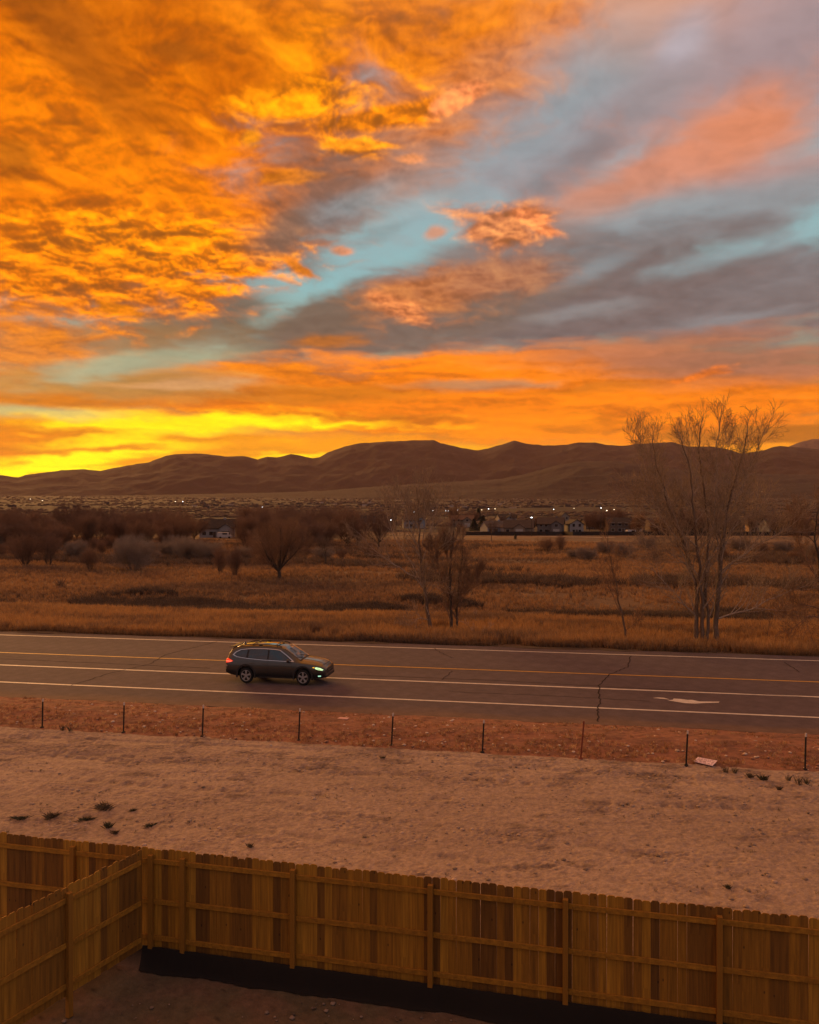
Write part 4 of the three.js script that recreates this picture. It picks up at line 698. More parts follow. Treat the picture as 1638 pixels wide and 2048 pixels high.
belt('trees between the houses', 'leafless tree standing between the houses', row(12, 690, 1180, 1048, 1060, 26, 44, ['broad', 'tall', 'thin']), true);
belt('trees behind the tallest tree', 'leafless tree in the row behind the tallest tree', row(17, 1160, 1700, 1060, 1078, 34, 56, ['broad', 'tall', 'vase']));
belt('brush behind the tallest tree', 'low leafless brush behind the tallest tree', row(16, 1130, 1680, 1096, 1126, 20, 34, ['vase', 'round']));
// evergreens
{
  srand(66); const needle = new THREE.MeshStandardMaterial({ color: rgb(0.03, 0.034, 0.02), roughness: 0.95, side: THREE.DoubleSide });
  const cone = (wide, n) => { const pos = []; for (let k = 0; k < n; k++) { const t = Math.pow(rnd(), 0.75), y = t, a = rnd() * 6.283, rad = wide * (1 - t) * rr(0.45, 1.05) + 0.02, q = V3(Math.cos(a) * rad, y + rr(-0.03, 0.03), Math.sin(a) * rad), s = rr(0.05, 0.11), u = V3(Math.cos(a), rr(-0.6, 0.1), Math.sin(a)).multiplyScalar(s), w = V3(-Math.sin(a), rr(-0.3, 0.3), Math.cos(a)).multiplyScalar(s * 0.55); for (const v of [q.clone().sub(w), q.clone().add(w), q.clone().add(u)]) pos.push(v.x, v.y, v.z); } const g = new THREE.BufferGeometry(); g.setAttribute('position', new THREE.Float32BufferAttribute(pos, 3)); g.computeVertexNormals(); return g; };
  const fat = cone(0.42, 1900), slim = cone(0.28, 1100), stem = new THREE.CylinderGeometry(0.012, 0.03, 0.9, 6).translate(0, 0.40, 0);
  for (const [g, px, py, h, label] of [[fat, 966, 1062, 30, 'dark round evergreen left of the pale blue house'], [fat, 948, 1062, 24, 'smaller dark evergreen beside the round one'], [slim, 957, 1050, 34, 'dark pointed evergreen behind the round one'], [slim, 1031, 1079, 14, 'small spruce alone in the mown field'], [slim, 1362, 1064, 46, 'dark evergreen seen through the tallest tree'], [fat, 1215, 1062, 26, 'dark evergreen left of the low dark house']]) {
    const [x, y, z] = groundAt(px, py), t = thing('evergreen_tree', label, 'tree', [x, y, z], rr(0, 6), undefined), k = h / FOCAL * -z; t.scale.set(k * (g === fat ? 1.1 : 0.9), k, k * (g === fat ? 1.1 : 0.9)); part('trunk', stem, barkDark, t); part('crown', g, needle, t);
  }
}

// ------------------------------------------------------------------ houses beyond the field
{
  const wallM = (c) => new THREE.MeshStandardMaterial({ color: rgb(...c), roughness: 0.9, map: grainTex }), pane = new THREE.MeshPhysicalMaterial({ color: rgb(0.02, 0.022, 0.025), roughness: 0.08 }), trim = wallM([0.48, 0.46, 0.44]);
  const lit = new THREE.MeshStandardMaterial({ color: rgb(0.4, 0.3, 0.15), emissive: rgb(1, 0.62, 0.16), emissiveIntensity: 1.1 }), doorM = wallM([0.12, 0.08, 0.06]), garageM = wallM([0.55, 0.53, 0.5]);
  const W = { white: wallM([0.42, 0.39, 0.38]), cream: wallM([0.36, 0.29, 0.23]), grey: wallM([0.22, 0.20, 0.20]), tan: wallM([0.34, 0.26, 0.19]), blue: wallM([0.36, 0.39, 0.44]), brown: wallM([0.18, 0.125, 0.09]), orange: wallM([0.62, 0.40, 0.25]) };
  const roofs = [wallM([0.055, 0.045, 0.042]), wallM([0.10, 0.075, 0.062]), wallM([0.14, 0.115, 0.105]), wallM([0.20, 0.12, 0.08])];
  // a gabled block: walls under a ridge along x (or z), with eaves
  function block(h, w, d, wall, rise, wm, rm, ox = 0, oz = 0, alongZ = false, chimney = false) {
    const g = alongZ ? d : w, s = alongZ ? w : d; // ridge length, span
    const gable = new THREE.Shape([[-s / 2, -0.8], [s / 2, -0.8], [s / 2, wall], [0, wall + rise], [-s / 2, wall]].map(([a, b]) => new THREE.Vector2(a, b)));
    const body = new THREE.ExtrudeGeometry(gable, { depth: g, bevelEnabled: false }); body.translate(0, 0, -g / 2); if (!alongZ) body.rotateY(Math.PI / 2); body.translate(ox, 0, oz); part('wall', body, wm, h);
    const slope = Math.hypot(s / 2, rise), a = Math.atan2(rise, s / 2), slabs = [-1, 1].map((q) => { const b = new THREE.BoxGeometry(slope + 0.5, 0.16, g + 0.8); b.translate(q * (slope + 0.5) / 2, 0.10, 0); b.rotateZ(-q * a); b.translate(0, wall + rise, 0); if (!alongZ) b.rotateY(Math.PI / 2); b.translate(ox, 0, oz); return b; });
    const rf = part('roof', mergeGeometries(slabs), rm, h); if (chimney) part('chimney', box(0.9, 1.8, 0.9, ox + w * 0.22, wall + rise * 0.9, oz), wm, rf);
  }
  function opening(h, name, x, y, w, hh, z, m) { const f = part(name, box(w + 0.24, hh + 0.24, 0.10, x, y, z + 0.05), trim, h); part(name === 'window' ? 'pane' : 'leaf', box(w, hh, 0.05, x, y, z + 0.105), m, f); }
  srand(2020);
  function house(label, px, py, widthPx, kind, wall, roof, turn, o = {}) {
    const [x, y, z] = groundAt(px, py), w = widthPx / FOCAL * -z, h = thing('house', label, 'house', [x, y, z], turn, o.group), d = o.depth ?? 9, two = kind !== 'low', wh = o.wall ?? (two ? 5.2 : 2.9), rise = o.rise ?? (two ? 2.4 : 2.6);
    if (kind === 'gable') { block(h, w, d, wh, rise, W[wall], roofs[roof], 0, 0, true); for (const [fx, fy] of [[-0.22, 1.4], [0.22, 1.4], [-0.22, 4.0], [0.22, 4.0]]) opening(h, 'window', fx * w, fy, 1.1, 1.3, d / 2, pane); if (w > 6) opening(h, 'door', 0, 1.05, 1.0, 2.1, d / 2, doorM); }
    else {
      block(h, w, d, wh, rise, W[wall], roofs[roof], 0, 0, false, o.chimney ?? rnd() < 0.4); const front = d / 2, gx = (o.wing ?? 0.24) * w, gw = Math.min(w * 0.38, 6.5);
      block(h, gw, 3.4, wh * 0.98, gw * 0.34, W[o.wingWall ?? wall], roofs[roof], gx, front + 1.5, true);
      opening(h, o.garage === false ? 'window' : 'garage_door', gx, 1.25, gw * 0.6, 2.1, front + 3.2, o.garage === false ? pane : garageM);
      for (const fx of [-0.36, -0.16, 0.04].filter((f) => Math.abs(f * w - gx) > gw / 2 + 0.9)) { opening(h, 'window', fx * w, 1.5, 1.3, 1.3, front, o.lit && fx === -0.16 ? lit : pane); if (two) opening(h, 'window', fx * w, 4.0, 1.3, 1.2, front, pane); }
      if (two) opening(h, 'window', gx, 4.0, 1.4, 1.2, front + 3.2, pane); opening(h, 'door', -Math.sign(gx) * w * 0.06, 1.05, 1.0, 2.1, front, doorM);
    }
    return h;
  }
  house('white house with dark roof and arched porch among the trees at left', 435, 1074, 66, 'low', 'white', 0, 0.15, { wing: 0.28, garage: false, chimney: true, rise: 3.2, wall: 3.4 });
  house('grey roofed house half hidden in the far left tree belt', 203, 1062, 34, 'low', 'grey', 2, 0.3);
  house('small pale house left of the white house among the trees', 305, 1058, 34, 'low', 'cream', 1, -0.2);
  house('house with a lit yellow window left of the long dark roof', 660, 1056, 52, 'low', 'tan', 1, 0.1, { lit: true });
  house('long low house with a wide dark roof', 745, 1060, 92, 'low', 'brown', 0, -0.05, { wall: 3.0, rise: 3.8, wing: -0.3 });
  house('blue grey house behind the pale leaning tree', 828, 1056, 44, 'two', 'blue', 1, 0.1, { wall: 4.4 });
  house('brown roofed house left of the dark evergreens', 926, 1054, 44, 'two', 'tan', 3, -0.15, { wall: 4.2 });
  house('pale blue house with a long roof right of the round evergreen', 988, 1066, 44, 'low', 'blue', 2, 0.3, { wing: 0.3 });
  house('house with white edged gable behind the brown roofed one', 1012, 1046, 36, 'two', 'white', 0, 0.2, { wall: 3.8, wing: 0.05 });
  house('low brown roofed house in the middle of the row', 1038, 1068, 58, 'low', 'tan', 1, -0.2, { wing: 0.05, rise: 3.2 });
  house('large grey house with steep gable left of the white one', 1102, 1068, 50, 'two', 'grey', 1, -0.25, { wall: 4.6, rise: 2.8, wing: 0.26 });
  house('cream gabled house peeping over the roofs', 1126, 1048, 17, 'gable', 'cream', 1, 0.1);
  house('tall white gabled house with four windows', 1147, 1068, 28, 'gable', 'white', 0, 0.12, { wall: 4.4, rise: 2.0 });
  house('low brown house behind the white gabled one', 1184, 1058, 40, 'low', 'brown', 1, 0.2);
  house('wide dark house left of the tallest tree', 1246, 1066, 66, 'two', 'brown', 0, -0.05, { wall: 4.4, wing: 0.34 });
  house('tan house seen through the left of the tallest tree', 1318, 1062, 52, 'two', 'tan', 1, 0.15, { wall: 4.0 });
  house('tan gabled house seen between the trunks of the tallest tree', 1400, 1064, 48, 'two', 'tan', 0, -0.1, { wall: 4.2 });
  house('brown house seen through the right of the tallest tree', 1466, 1060, 44, 'low', 'brown', 1, 0.2);
  house('peach gabled house right of the tallest tree', 1508, 1064, 26, 'gable', 'orange', 1, -0.2, { wall: 4.0, rise: 2.2 });
  house('blue white house with porch right of the peach gable', 1548, 1068, 42, 'two', 'blue', 0, 0.1, { wall: 4.2, wing: 0.25 });
  house('long brown roofed house behind the blue white one', 1592, 1052, 60, 'low', 'cream', 3, 0.1);
  house('brown house at the right edge of the row', 1650, 1064, 50, 'two', 'brown', 1, 0.0, { wall: 4.0 });

  // the dark back fence of the gardens, and the pale path before it
  const dark = wallM([0.045, 0.035, 0.03]), f = thing('garden_fence', 'long low dark fence behind which the row of houses stands', 'fence', [0, 0, 0]);
  for (let px = 930; px < 1680; px += 18) { const a = groundAt(px, 1071), b = groundAt(px + 18, 1071), l = Math.hypot(b[0] - a[0], b[2] - a[2]), p = part('panel', box(l - 0.16, 1.7, 0.05, 0, 0.85, 0), dark, f); p.position.set((a[0] + b[0]) / 2, (a[1] + b[1]) / 2 - 0.1, (a[2] + b[2]) / 2); p.rotation.y = -Math.atan2(b[2] - a[2], b[0] - a[0]); const q = part('post', box(0.14, 1.9, 0.14, 0, 0.9, 0), dark, f); q.position.set(a[0], a[1] - 0.1, a[2]); }
  const pathEdge = (y) => [...Array(30).keys()].map((i) => groundAt(lerp(620, 1230, i / 29), lerp(1067, y, i / 29)));
  const A = pathEdge(1076), pale = new THREE.MeshStandardMaterial({ color: rgb(0.42, 0.33, 0.25), roughness: 1, map: grainTex });
  structure('gravel_path', sheet(29, 1, (u, v) => { const [x, y, z] = A[Math.round(u * 29)], zz = z + (v - 0.5) * 5; return [x, fieldHeight(x, zz) + 0.10, zz]; }, 4), pale);

  // vehicles and lamps by the houses
  const glow = (r, g, b, k) => new THREE.MeshStandardMaterial({ color: rgb(0.5, 0.5, 0.5), emissive: rgb(r, g, b), emissiveIntensity: k });
  const white = wallM([0.75, 0.74, 0.74]), tyre = wallM([0.015, 0.015, 0.015]);
  function van(label, px, py, turn, m) {
    const [x, y, z] = groundAt(px, py), t = thing('parked_van', label, 'van', [x, y, z], turn);
    const s = new THREE.Shape([[-2.5, 0.4], [2.5, 0.4], [2.55, 1.0], [1.7, 1.2], [1.1, 2.05], [-2.4, 2.1], [-2.55, 1.6]].map(([a, b]) => new THREE.Vector2(a, b)));
    part('body', new THREE.ExtrudeGeometry(s, { depth: 1.8, bevelEnabled: true, bevelSize: 0.06, bevelThickness: 0.06, bevelSegments: 2 }).translate(0, 0, -0.9), m, t);
    for (const q of [-1.5, 1.5]) for (const k of [-0.85, 0.85]) part('wheel', new THREE.CylinderGeometry(0.36, 0.36, 0.24, 18).rotateX(Math.PI / 2).translate(q, 0.36, k), tyre, t); part('windshield', box(0.9, 0.6, 1.9, 1.25, 1.55, 0), pane, t); for (const k of [-0.97, 0.97]) part('side_window', box(1.6, 0.5, 0.03, 0.0, 1.65, k), pane, t);
  }
  van('white van parked before the white house among the trees', 450, 1077, 0.1, white); van('white van parked by the wide dark house', 1264, 1070, 0.3, white);
  const poleM = wallM([0.05, 0.045, 0.045]), pole = new THREE.CylinderGeometry(0.07, 0.11, 1, 6).translate(0, 0.5, 0), arm = new THREE.TubeGeometry(new THREE.QuadraticBezierCurve3(V3(0, 0, 0), V3(0, 0.5, 0), V3(0.9, 0.5, 0)), 6, 0.05, 5), lampGeo = new THREE.SphereGeometry(0.24, 10, 8).scale(1.5, 0.7, 1).translate(1.1, 0.42, 0);
  const warm = glow(1.0, 0.78, 0.5, 3.5), cool = glow(0.9, 0.95, 1.0, 5), order = ['leftmost', 'second', 'third', 'fourth', 'fifth', 'sixth', 'seventh', 'eighth', 'ninth', 'tenth', 'eleventh', 'twelfth', 'thirteenth', 'fourteenth', 'fifteenth', 'sixteenth', 'seventeenth', 'rightmost'];
  const LAMPS = [[60, 998, 1900, 0, 3], [84, 1001, 1500, 0, 3], [350, 1003, 1700, 0, 3], [365, 1003, 1700, 1, 3], [523, 1014, 900, 1, 1.4], [825, 1024, 560, 1, 1], [863, 1021, 620, 1, 1.3], [889, 1021.5, 640, 1, 1], [894, 1021.5, 640, 1, 1.1], [908, 1020.5, 660, 1, 1.2], [913, 1020.5, 660, 1, 1], [961, 1019.5, 700, 0, 1.1], [975, 1017.5, 720, 1, 1.4], [988, 1017.5, 720, 0, 1.3], [1105, 1018.5, 700, 1, 1.2], [1146, 1016.5, 800, 0, 1.2], [1211, 1021, 600, 0, 1.9], [1226, 1019, 700, 0, 1.3]];
  LAMPS.forEach(([px, py, d, c, k], i) => { const x = (px - 819) / FOCAL * d, y = EYE - (py - HORIZON) / FOCAL * d, h = Math.max(3, y - valleyHeight(x, -d)), t = thing('street_lamp', `lit street lamp on the far edge of town, ${order[i]}${i && i < 17 ? ' from the left' : ''}`, 'street lamp', [x, y - h, -d], 0, 'street lamps beyond the houses'); const p = part('pole', pole, poleM, t); p.scale.y = h; const a = part('arm', arm, poleM, t); a.position.y = h - 0.42; const b = part('lamp', lampGeo, c ? cool : warm, t); b.position.set(-1.1 * (k - 1), h - 0.42 * k, 0); b.scale.setScalar(k * 0.9); });
  for (const [px, py, h, k, label] of [[219, 1057, 2.2, 3.2, 'bright yard lamp at the far left tree belt'], [1063, 1035, 5.2, 1.6, 'bright porch lamp between the brown roofed and grey houses'], [782, 1040, 4.6, 1.1, 'small porch lamp on the long low house'], [674, 1047, 1.6, 2.2, 'bright garage lamp below the lit yellow window'], [1202, 1016, 5, 1, 'far lamp left of the brightest street lamp']]) {
    const d = -groundAt(px, 1072)[2] - 6, x = (px - 819) / FOCAL * d, y = EYE - (py - HORIZON) / FOCAL * d, g0 = fieldHeight(x, -d), t = thing('yard_lamp', label, 'lamp', [x, g0, -d]); const p = part('pole', pole, poleM, t); p.scale.y = Math.max(0.5, y - g0); const b = part('lamp', lampGeo, cool, t); b.scale.setScalar(k * 0.6); b.position.set(-0.66 * k, Math.max(0.5, y - g0) - 0.25 * k, 0.1);
  }
  // the far town: too many and too small to tell apart
  const tiny = new THREE.BoxGeometry(1, 1, 1).translate(0, 0.5, 0), N = 1000, town = new THREE.InstancedMesh(tiny, new THREE.MeshStandardMaterial({ roughness: 0.9 }), N), M4 = new THREE.Matrix4(), Q = new THREE.Quaternion();
  srand(99); for (let i = 0; i < N; i++) { const d = 1500 * Math.pow(3.2, Math.pow(rnd(), 0.8)), px = rnd() < 0.75 ? rr(380, 1500) : rr(-300, 1900), x = (px - 819) / FOCAL * d, s = rr(5, 15) * (rnd() < 0.06 ? 2.4 : 1); Q.setFromAxisAngle(V3(0, 1, 0), rr(-0.5, 0.5)); M4.compose(V3(x, valleyHeight(x, -d) - 1, -d), Q, V3(s, rr(2.5, 5.5), rr(7, 10))); town.setMatrixAt(i, M4); const k = rnd(); town.setColorAt(i, k < 0.07 ? rgb(0.4, 0.32, 0.26) : k < 0.4 ? rgb(0.13, 0.09, 0.07) : rgb(0.06, 0.045, 0.04)); }
  town.name = 'far_town'; town.userData = { kind: 'stuff', label: 'scattered houses of the far town on the valley slope', category: 'houses' }; scene.add(town);
}

// the house that the view is taken from: its wall and eaves shade the yard and the near fence
{
  const siding = new THREE.MeshStandardMaterial({ color: rgb(0.26, 0.24, 0.22), roughness: 0.9, map: grainTex }), h = thing('viewing_house', 'two storey house just behind the viewer, its wall shading the yard', 'house', [0, -0.9, 0.35]);
  const s = new THREE.Shape([[-7, -0.3], [7, -0.3], [7, 9.4], [-7, 9.4]].map(([a, b]) => new THREE.Vector2(a, b)));
  for (const [cx, cy, w, hh] of [[0, 8.0, 1.6, 1.5], [-4.2, 7.8, 1.6, 1.4], [4.2, 7.8, 1.6, 1.4], [-3.6, 2.6, 2.6, 2.1], [3.6, 2.6, 1.8, 1.4]]) { const q = new THREE.Path([[-1, -1], [-1, 1], [1, 1], [1, -1]].map(([a, b]) => new THREE.Vector2(cx + a * w / 2, cy + b * hh / 2))); s.holes.push(q); const f = part('window', box(w + 0.1, hh + 0.1, 0.04, cx, cy, 0.12), new THREE.MeshStandardMaterial({ color: rgb(0.02, 0.02, 0.025), roughness: 0.08 }), h); part('mullion', box(0.05, hh, 0.05, cx, cy, 0.09), siding, f); }
  part('wall', new THREE.ExtrudeGeometry(s, { depth: 0.2, bevelEnabled: false }), siding, h);
  part('side_wall', box(0.2, 9.7, 8.8, -6.9, 4.55, 4.6), siding, h); part('side_wall', box(0.2, 9.7, 8.8, 6.9, 4.55, 4.6), siding, h); part('back_wall', box(13.6, 9.7, 0.2, 0, 4.55, 8.9), siding, h);
  const roofM = new THREE.MeshStandardMaterial({ color: rgb(0.05, 0.045, 0.042), roughness: 0.95 });
  for (const q of [-1, 1]) { const r = part('roof', new THREE.BoxGeometry(14.8, 0.2, 5.9), roofM, h); r.position.set(0, 10.75, 4.6 + q * 2.5); r.rotation.x = q * 0.5; }
}

// ------------------------------------------------------------------ grass, weeds, stones and litter
{
  const tuft = (n, h, spread, w, seedN) => { srand(seedN); const pos = []; for (let k = 0; k < n; k++) { const a = rnd() * 6.283, l = rr(0.55, 1) * h, lean = rr(0.05, spread), bx = rr(-0.07, 0.07), bz = rr(-0.07, 0.07), tx = bx + Math.cos(a) * lean * l, tz = bz + Math.sin(a) * lean * l, px = -Math.sin(a) * w, pz = Math.cos(a) * w; pos.push(bx - px, -0.03, bz - pz, bx + px, -0.03, bz + pz, lerp(bx, tx, 0.5) + px * 0.7, l * 0.6, lerp(bz, tz, 0.5) + pz * 0.7, bx - px, -0.03, bz - pz, lerp(bx, tx, 0.5) + px * 0.7, l * 0.6, lerp(bz, tz, 0.5) + pz * 0.7, tx, l, tz); } const g = new THREE.BufferGeometry(); g.setAttribute('position', new THREE.Float32BufferAttribute(pos, 3)); g.computeVertexNormals(); return g; };
  const blade = new THREE.MeshPhysicalMaterial({ roughness: 1, transmission: 0.35, thickness: 0, side: THREE.DoubleSide }), M4 = new THREE.Matrix4(), Q = new THREE.Quaternion(), UP = V3(0, 1, 0);
  function scatter(name, label, category, geo, n, place, mat = blade) {
    const list = []; let guard = 0; while (list.length < n && guard++ < n * 4) { const q = place(); if (q) list.push(q); }
    const m = new THREE.InstancedMesh(geo, mat, list.length); list.forEach(([x, y, z, s, c, sy], i) => { Q.setFromAxisAngle(UP, rnd() * 6.283); M4.compose(V3(x, y, z), Q, V3(s, s * (sy ?? 1), s)); m.setMatrixAt(i, M4); m.setColorAt(i, rgb(...c)); });
    m.name = name; m.userData = { kind: 'stuff', label, category }; scene.add(m);
  }
  srand(1); const gold = [0.45, 0.25, 0.085], straw = [0.34, 0.205, 0.10], dull = [0.19, 0.115, 0.065], dark = [0.075, 0.052, 0.035];
  const tall = tuft(9, 0.62, 0.45, 0.011, 3), mid = tuft(9, 0.42, 0.6, 0.018, 4), low = tuft(8, 0.22, 0.9, 0.01, 5), brush = tuft(16, 0.8, 0.7, 0.014, 6);
  srand(11); scatter('verge_grass', 'tall dry golden grass along the far side of the road', 'grass', tall, 42000, () => { const r = 47.25 + 15 * Math.pow(rnd(), 1.25), s = rr(-0.82 * r - 3, 0.36 * r + 4), [x, z] = fromRoad(s, r), n = fbm(x * 0.25, z * 0.25, 3); if (n < -0.5 + 0.3 * rnd()) return null; const c = tint(mixc(gold, dull, sstep(-0.3, 0.6, fbm(x * 0.1 + 7, z * 0.2, 3) + rr(-0.3, 0.3))), rr(0.75, 1.2)), edge = r < 47.9; return [x, fieldHeight(x, z), z, rr(0.7, 1.25) * (edge ? 0.5 : 1), edge ? tint(c, 0.55) : c]; });
  srand(12); scatter('field_grass', 'dry brown grass of the open field', 'grass', mid, 90000, () => { const r = 58 + 190 * Math.pow(rnd(), 1.7), s = rr(-0.82 * r - 3, 0.36 * r + 4), [x, z] = fromRoad(s, r), n = fbm(x * 0.03, z * 0.09 + 2, 4); if (n < -0.8 + 0.5 * rnd()) return null; const c = mixc(mixc(straw, gold, rnd()), dull, sstep(-0.2, 0.5, fbm(x * 0.018, z * 0.05 + 5, 4) + rr(-0.35, 0.35))); return [x, fieldHeight(x, z), z, rr(0.6, 1.2) * (1 + r / 220), tint(c, rr(0.7, 1.15))]; });
  srand(13); scatter('gully_brush', 'dark low brush along the gully across the field', 'brush', brush, 9000, () => { const s = rr(-62, 32), w = noise(s * 0.05, 2.2), r = 69 + 8 * w + rr(-1, 1) * (3.6 + 3 * noise(s * 0.11, 7)), [x, z] = fromRoad(s, r); if (noise(s * 0.07, r * 0.2) < -0.1 + 0.2 * rnd()) return null; return [x, fieldHeight(x, z), z, rr(0.5, 1.15), tint(mixc(dark, dull, rnd() * 0.4), rr(0.7, 1.2))]; });
  srand(14); scatter('bank_brush', 'dark brush on the far banks of the field', 'brush', brush, 9000, () => { const r = 80 + 130 * Math.pow(rnd(), 1.3), s = rr(-0.82 * r - 3, 0.36 * r + 4), [x, z] = fromRoad(s, r); if (fbm(s * 0.022 + r * 0.01, r * 0.045 + 3, 4) < 0.22) return null; return [x, fieldHeight(x, z), z, rr(0.9, 1.7), tint(mixc(dark, dull, rnd() * 0.6), rr(0.8, 1.3))]; });
  srand(15); scatter('verge_weeds', 'dry weeds scattered over the red dirt verge', 'weeds', low, 5200, () => { const s = rr(-22, 24), r = 26.7 + 4.0 * rnd(), [x, z] = fromRoad(s, r), n = fbm(x * 0.6, z * 1.2, 3); if (n < 0.25 * rnd() - 0.05 - 0.25 * (r < 28.2)) return null; return [x, -0.03 + 0.08 * Math.exp(-(((r - 28.9) / 1.1) ** 2)), z, rr(0.25, 0.7), tint(rnd() < 0.3 ? [0.55, 0.38, 0.20] : mixc([0.42, 0.22, 0.09], [0.20, 0.10, 0.05], rnd()), rr(0.7, 1.2))]; });
  srand(16); scatter('sand_weeds', 'sparse small weeds on the sand', 'weeds', low, 520, () => { const x = rr(-14, 14), z = -rr(15, 26.5), r = roadR(x, z); if (z > fenceZ(x) - 0.4 || r > 26.6 || (fbm(x * 0.4, z * 0.7, 2) < 0.15 && rnd() < 0.8)) return null; return [x, lotHeight(x, z), z, rr(0.15, 0.5), tint([0.13, 0.11, 0.06], rr(0.6, 1.2)), 0.8]; });
  // clods and pebbles
  const lumpy = (seedN, flatten) => { const g = mergeVertices(new THREE.IcosahedronGeometry(1, 1).deleteAttribute('uv').deleteAttribute('normal')), p = g.attributes.position; srand(seedN); for (let i = 0; i < p.count; i++) { const k = rr(0.7, 1.2); p.setXYZ(i, p.getX(i) * k, p.getY(i) * k * flatten, p.getZ(i) * k); } g.computeVertexNormals(); return g; };
  const stone = lumpy(3, 0.6), stoneM = new THREE.MeshStandardMaterial({ roughness: 1 });
  srand(17); scatter('sand_clods', 'small clods lying on the sand', 'clods', stone, 4200, () => { const x = rr(-15, 15), z = -rr(14, 26.5), r = roadR(x, z); if (z > fenceZ(x) - 0.3 || r > 26.6 || fbm(x * 0.5 + 9, z * 0.8, 3) < 0.35 * rnd() - 0.1) return null; return [x, lotHeight(x, z) + 0.005, z, 0.010 + 0.055 * Math.pow(rnd(), 7), tint([0.40, 0.31, 0.25], rr(0.4, 1.2))]; }, stoneM);
  srand(18); scatter('verge_pebbles', 'pale pebbles on the red dirt verge', 'pebbles', stone, 1700, () => { const s = rr(-20, 22), r = 26.6 + 4 * rnd(), [x, z] = fromRoad(s, r); return [x, -0.01 + 0.08 * Math.exp(-(((r - 28.9) / 1.1) ** 2)), z, 0.012 + 0.06 * Math.pow(rnd(), 4), rnd() < 0.4 ? [0.62, 0.52, 0.42] : [0.36, 0.2, 0.13]]; }, stoneM);
  srand(19); scatter('yard_clods', 'clods of soil lying in the yard', 'clods', stone, 900, () => { const x = rr(-6, 7), z = -rr(7, 14.5); if (z < fenceZ(x) + 0.4) return null; return [x, -0.83, z, 0.012 + 0.04 * Math.pow(rnd(), 4), tint([0.22, 0.17, 0.14], rr(0.4, 1.5))]; }, stoneM);

  // woods and scrub far out in the valley
  srand(23); scatter('valley_scrub', 'dark scrub and trees dotted over the far valley', 'scrub', stone, 12000, () => { const d = 480 * Math.pow(13, Math.pow(rnd(), 0.85)), px = rr(-400, 2000), x = (px - 819) / FOCAL * d, z = -d; if (fbm(x * 0.0022, z * 0.0035, 4) < 0.25 * rnd() - 0.12) return null; return [x, valleyHeight(x, z), z, rr(2.0, 4.6) * (1 + d / 5000), tint([0.075, 0.05, 0.036], rr(0.5, 1.3))]; }, stoneM);
  // single weeds that stand out on the sand
  const leafM = [new THREE.MeshStandardMaterial({ color: rgb(0.06, 0.058, 0.028), roughness: 1, side: THREE.DoubleSide }), new THREE.MeshStandardMaterial({ color: rgb(0.10, 0.075, 0.042), roughness: 1, side: THREE.DoubleSide })];
  const clumps = [tuft(90, 0.17, 1.3, 0.006, 21), tuft(110, 0.11, 2.4, 0.006, 22), tuft(40, 0.34, 0.6, 0.005, 23)];
  [[40, 1640, 1, 1.0, 'dark weed clump above the fence near the left edge'], [100, 1636, 1, 1.3, 'flat dark weed above the fence, second from the left edge'], [168, 1643, 1, 1.0, 'small dark weed between two wider ones above the left fence'], [208, 1618, 1, 1.5, 'wide flat dark weed on the sand, farthest of the left group'], [216, 1657, 0, 1.2, 'bushy dark weed above the fence, nearest of the left group'], [228, 1668, 1, 0.7, 'small dark weed just in front of the bushy one at left'], [298, 1655, 1, 0.8, 'lone dark weed right of the left group'], [500, 1697, 0, 0.8, 'dark weed close to the fence top, left of centre'], [265, 1622, 1, 0.6, 'small weed right of the wide flat one'], [1452, 1546, 2, 0.9, 'upright weed below the fallen sign, left end of the row'], [1470, 1548, 2, 0.9, 'upright weed second in the row right of the fallen sign'], [1502, 1556, 0, 1.1, 'dense weed third in the row right of the fallen sign'], [1528, 1560, 0, 1.2, 'dense weed fourth in the row right of the fallen sign'], [1560, 1579, 0, 0.8, 'weed standing nearest the viewer in the right row'], [1578, 1562, 2, 0.8, 'upright weed fifth in the row at right'], [1600, 1570, 2, 1.1, 'tall upright weed near the right edge'], [1615, 1568, 2, 0.8, 'upright weed last in the row at the right edge'], [765, 1518, 0, 0.8, 'lone dark weed below the fifth stake'], [1458, 1780, 0, 0.7, 'small dark weed behind the right end of the fence'], [125, 1462, 2, 1.0, 'dry grass tuft between the first two stakes'], [140, 1464, 2, 0.9, 'second dry grass tuft between the first two stakes']].forEach(([px, py, k, s, label], i) => {
    const [x, z] = spot(px, py, lotHeight(...spot(px, py, -0.3))), m = solo('weed_clump', clumps[k], leafM[i % 2], label, 'weed', 'weeds on the sand'); m.position.set(x, lotHeight(x, z), z); m.scale.set(s * (k === 1 ? 1.4 : 0.9), s * 0.8, s * 0.9); m.rotation.y = i * 1.7;
  });
  // stones and litter
  const rock = (px, py, sx, sy, sz, c, label, y = -0.05) => { const [x, z] = spot(px, py, y), m = solo('stone', lumpy(px, 0.8), new THREE.MeshStandardMaterial({ color: rgb(...c), roughness: 1, map: grainTex }), label, 'stone'); m.position.set(x, y + sy * 0.3, z); m.scale.set(sx, sy, sz); };
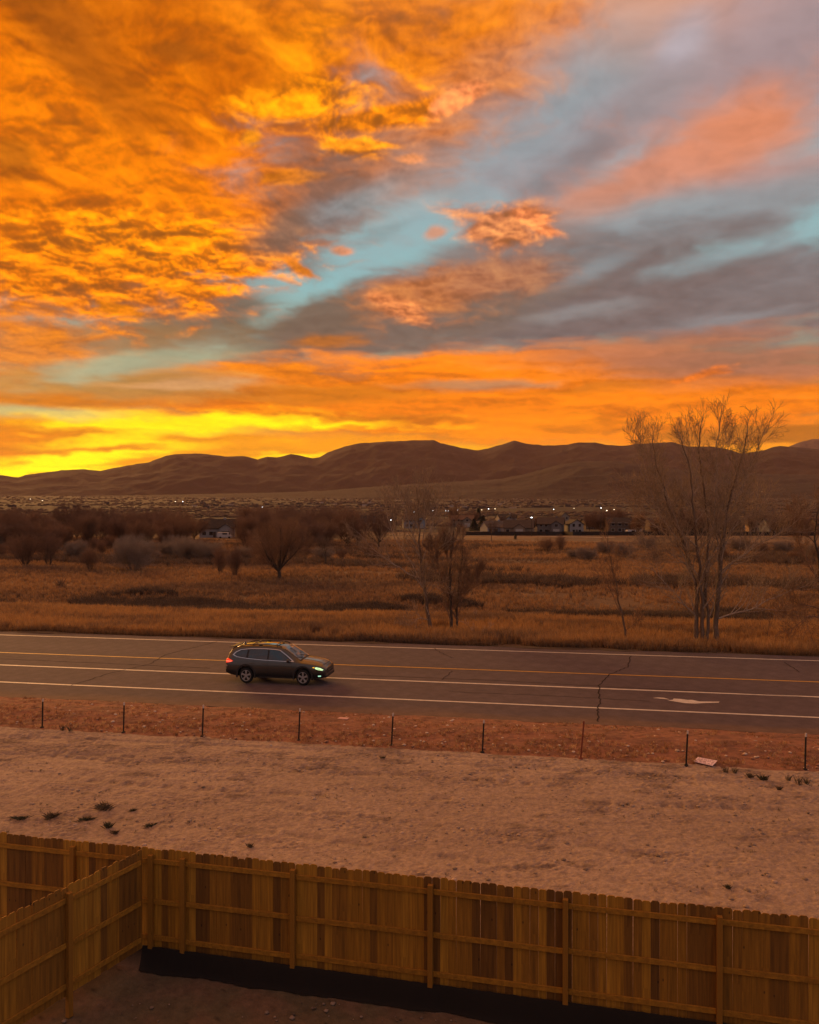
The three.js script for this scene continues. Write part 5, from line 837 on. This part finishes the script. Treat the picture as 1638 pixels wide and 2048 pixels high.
  rock(1318, 1478, 0.25, 0.09, 0.13, [0.50, 0.24, 0.13], 'flat orange stone on the red dirt left of the eighth stake', 0.02); rock(1356, 1803, 0.05, 0.04, 0.04, [0.6, 0.52, 0.46], 'small white stone behind the right part of the fence', -0.45); rock(1028, 1516, 0.07, 0.05, 0.06, [0.66, 0.5, 0.36], 'pale stone at the sand edge right of the sixth stake'); rock(1512, 1484, 0.07, 0.05, 0.05, [0.66, 0.5, 0.4], 'pale stone on the red dirt left of the last stake', 0.03); rock(541, 1492, 0.05, 0.035, 0.04, [0.75, 0.7, 0.66], 'white pebble on the sand left of the fourth stake');
  const print = texture(128, (u, v) => { const r = Math.floor(v * 7), f = v * 7 - r, ink = f > 0.3 && f < 0.72 && u > 0.06 && u < 0.94 && pnoise(u * 24 + r * 5, r * 3.3, 64) > -0.12; return ink ? [0.42, 0.30, 0.45] : [0.88, 0.80, 0.84]; });
  function card(name, label, category, corners, y, mat, tilt) { const q = corners.map(([a, b], i) => { const [x, z] = spot(a, b, y); return [x, y + tilt[i], z]; }), pos = [], th = 0.012; for (const o of [0, th]) for (const [x, yy, z] of q) pos.push(x, yy + o, z); const g = new THREE.BufferGeometry(); g.setAttribute('position', new THREE.Float32BufferAttribute(pos, 3)); g.setAttribute('uv', new THREE.Float32BufferAttribute([0, 0, 1, 0, 1, 1, 0, 1, 0, 0, 1, 0, 1, 1, 0, 1], 2)); g.setIndex([4, 5, 6, 4, 6, 7, 0, 2, 1, 0, 3, 2, 0, 1, 5, 0, 5, 4, 1, 2, 6, 1, 6, 5, 2, 3, 7, 2, 7, 6, 3, 0, 4, 3, 4, 7]); return solo(name, g.toNonIndexed(), mat, label, category); }
  const cg = card('fallen_sign', 'printed white sign board lying on the red dirt beside the eighth stake', 'sign', [[1387, 1524], [1426, 1533], [1436, 1526], [1397, 1518]], 0.0, new THREE.MeshStandardMaterial({ map: print, roughness: 0.8 }), [0, 0.0, 0.05, 0.04]); cg.geometry.computeVertexNormals();
  const lt = card('plastic_litter', 'flattened pink plastic bag on the red dirt near the fifth stake', 'litter', [[674, 1438], [694, 1441], [698, 1438], [680, 1435]], 0.05, new THREE.MeshStandardMaterial({ color: rgb(0.55, 0.32, 0.34), roughness: 0.5 }), [0, 0.02, 0.03, 0]); lt.geometry.computeVertexNormals();
}

scene.traverse((o) => { if (o.isMesh) { o.castShadow = true; o.receiveShadow = true; } });
renderer.render(scene, camera);
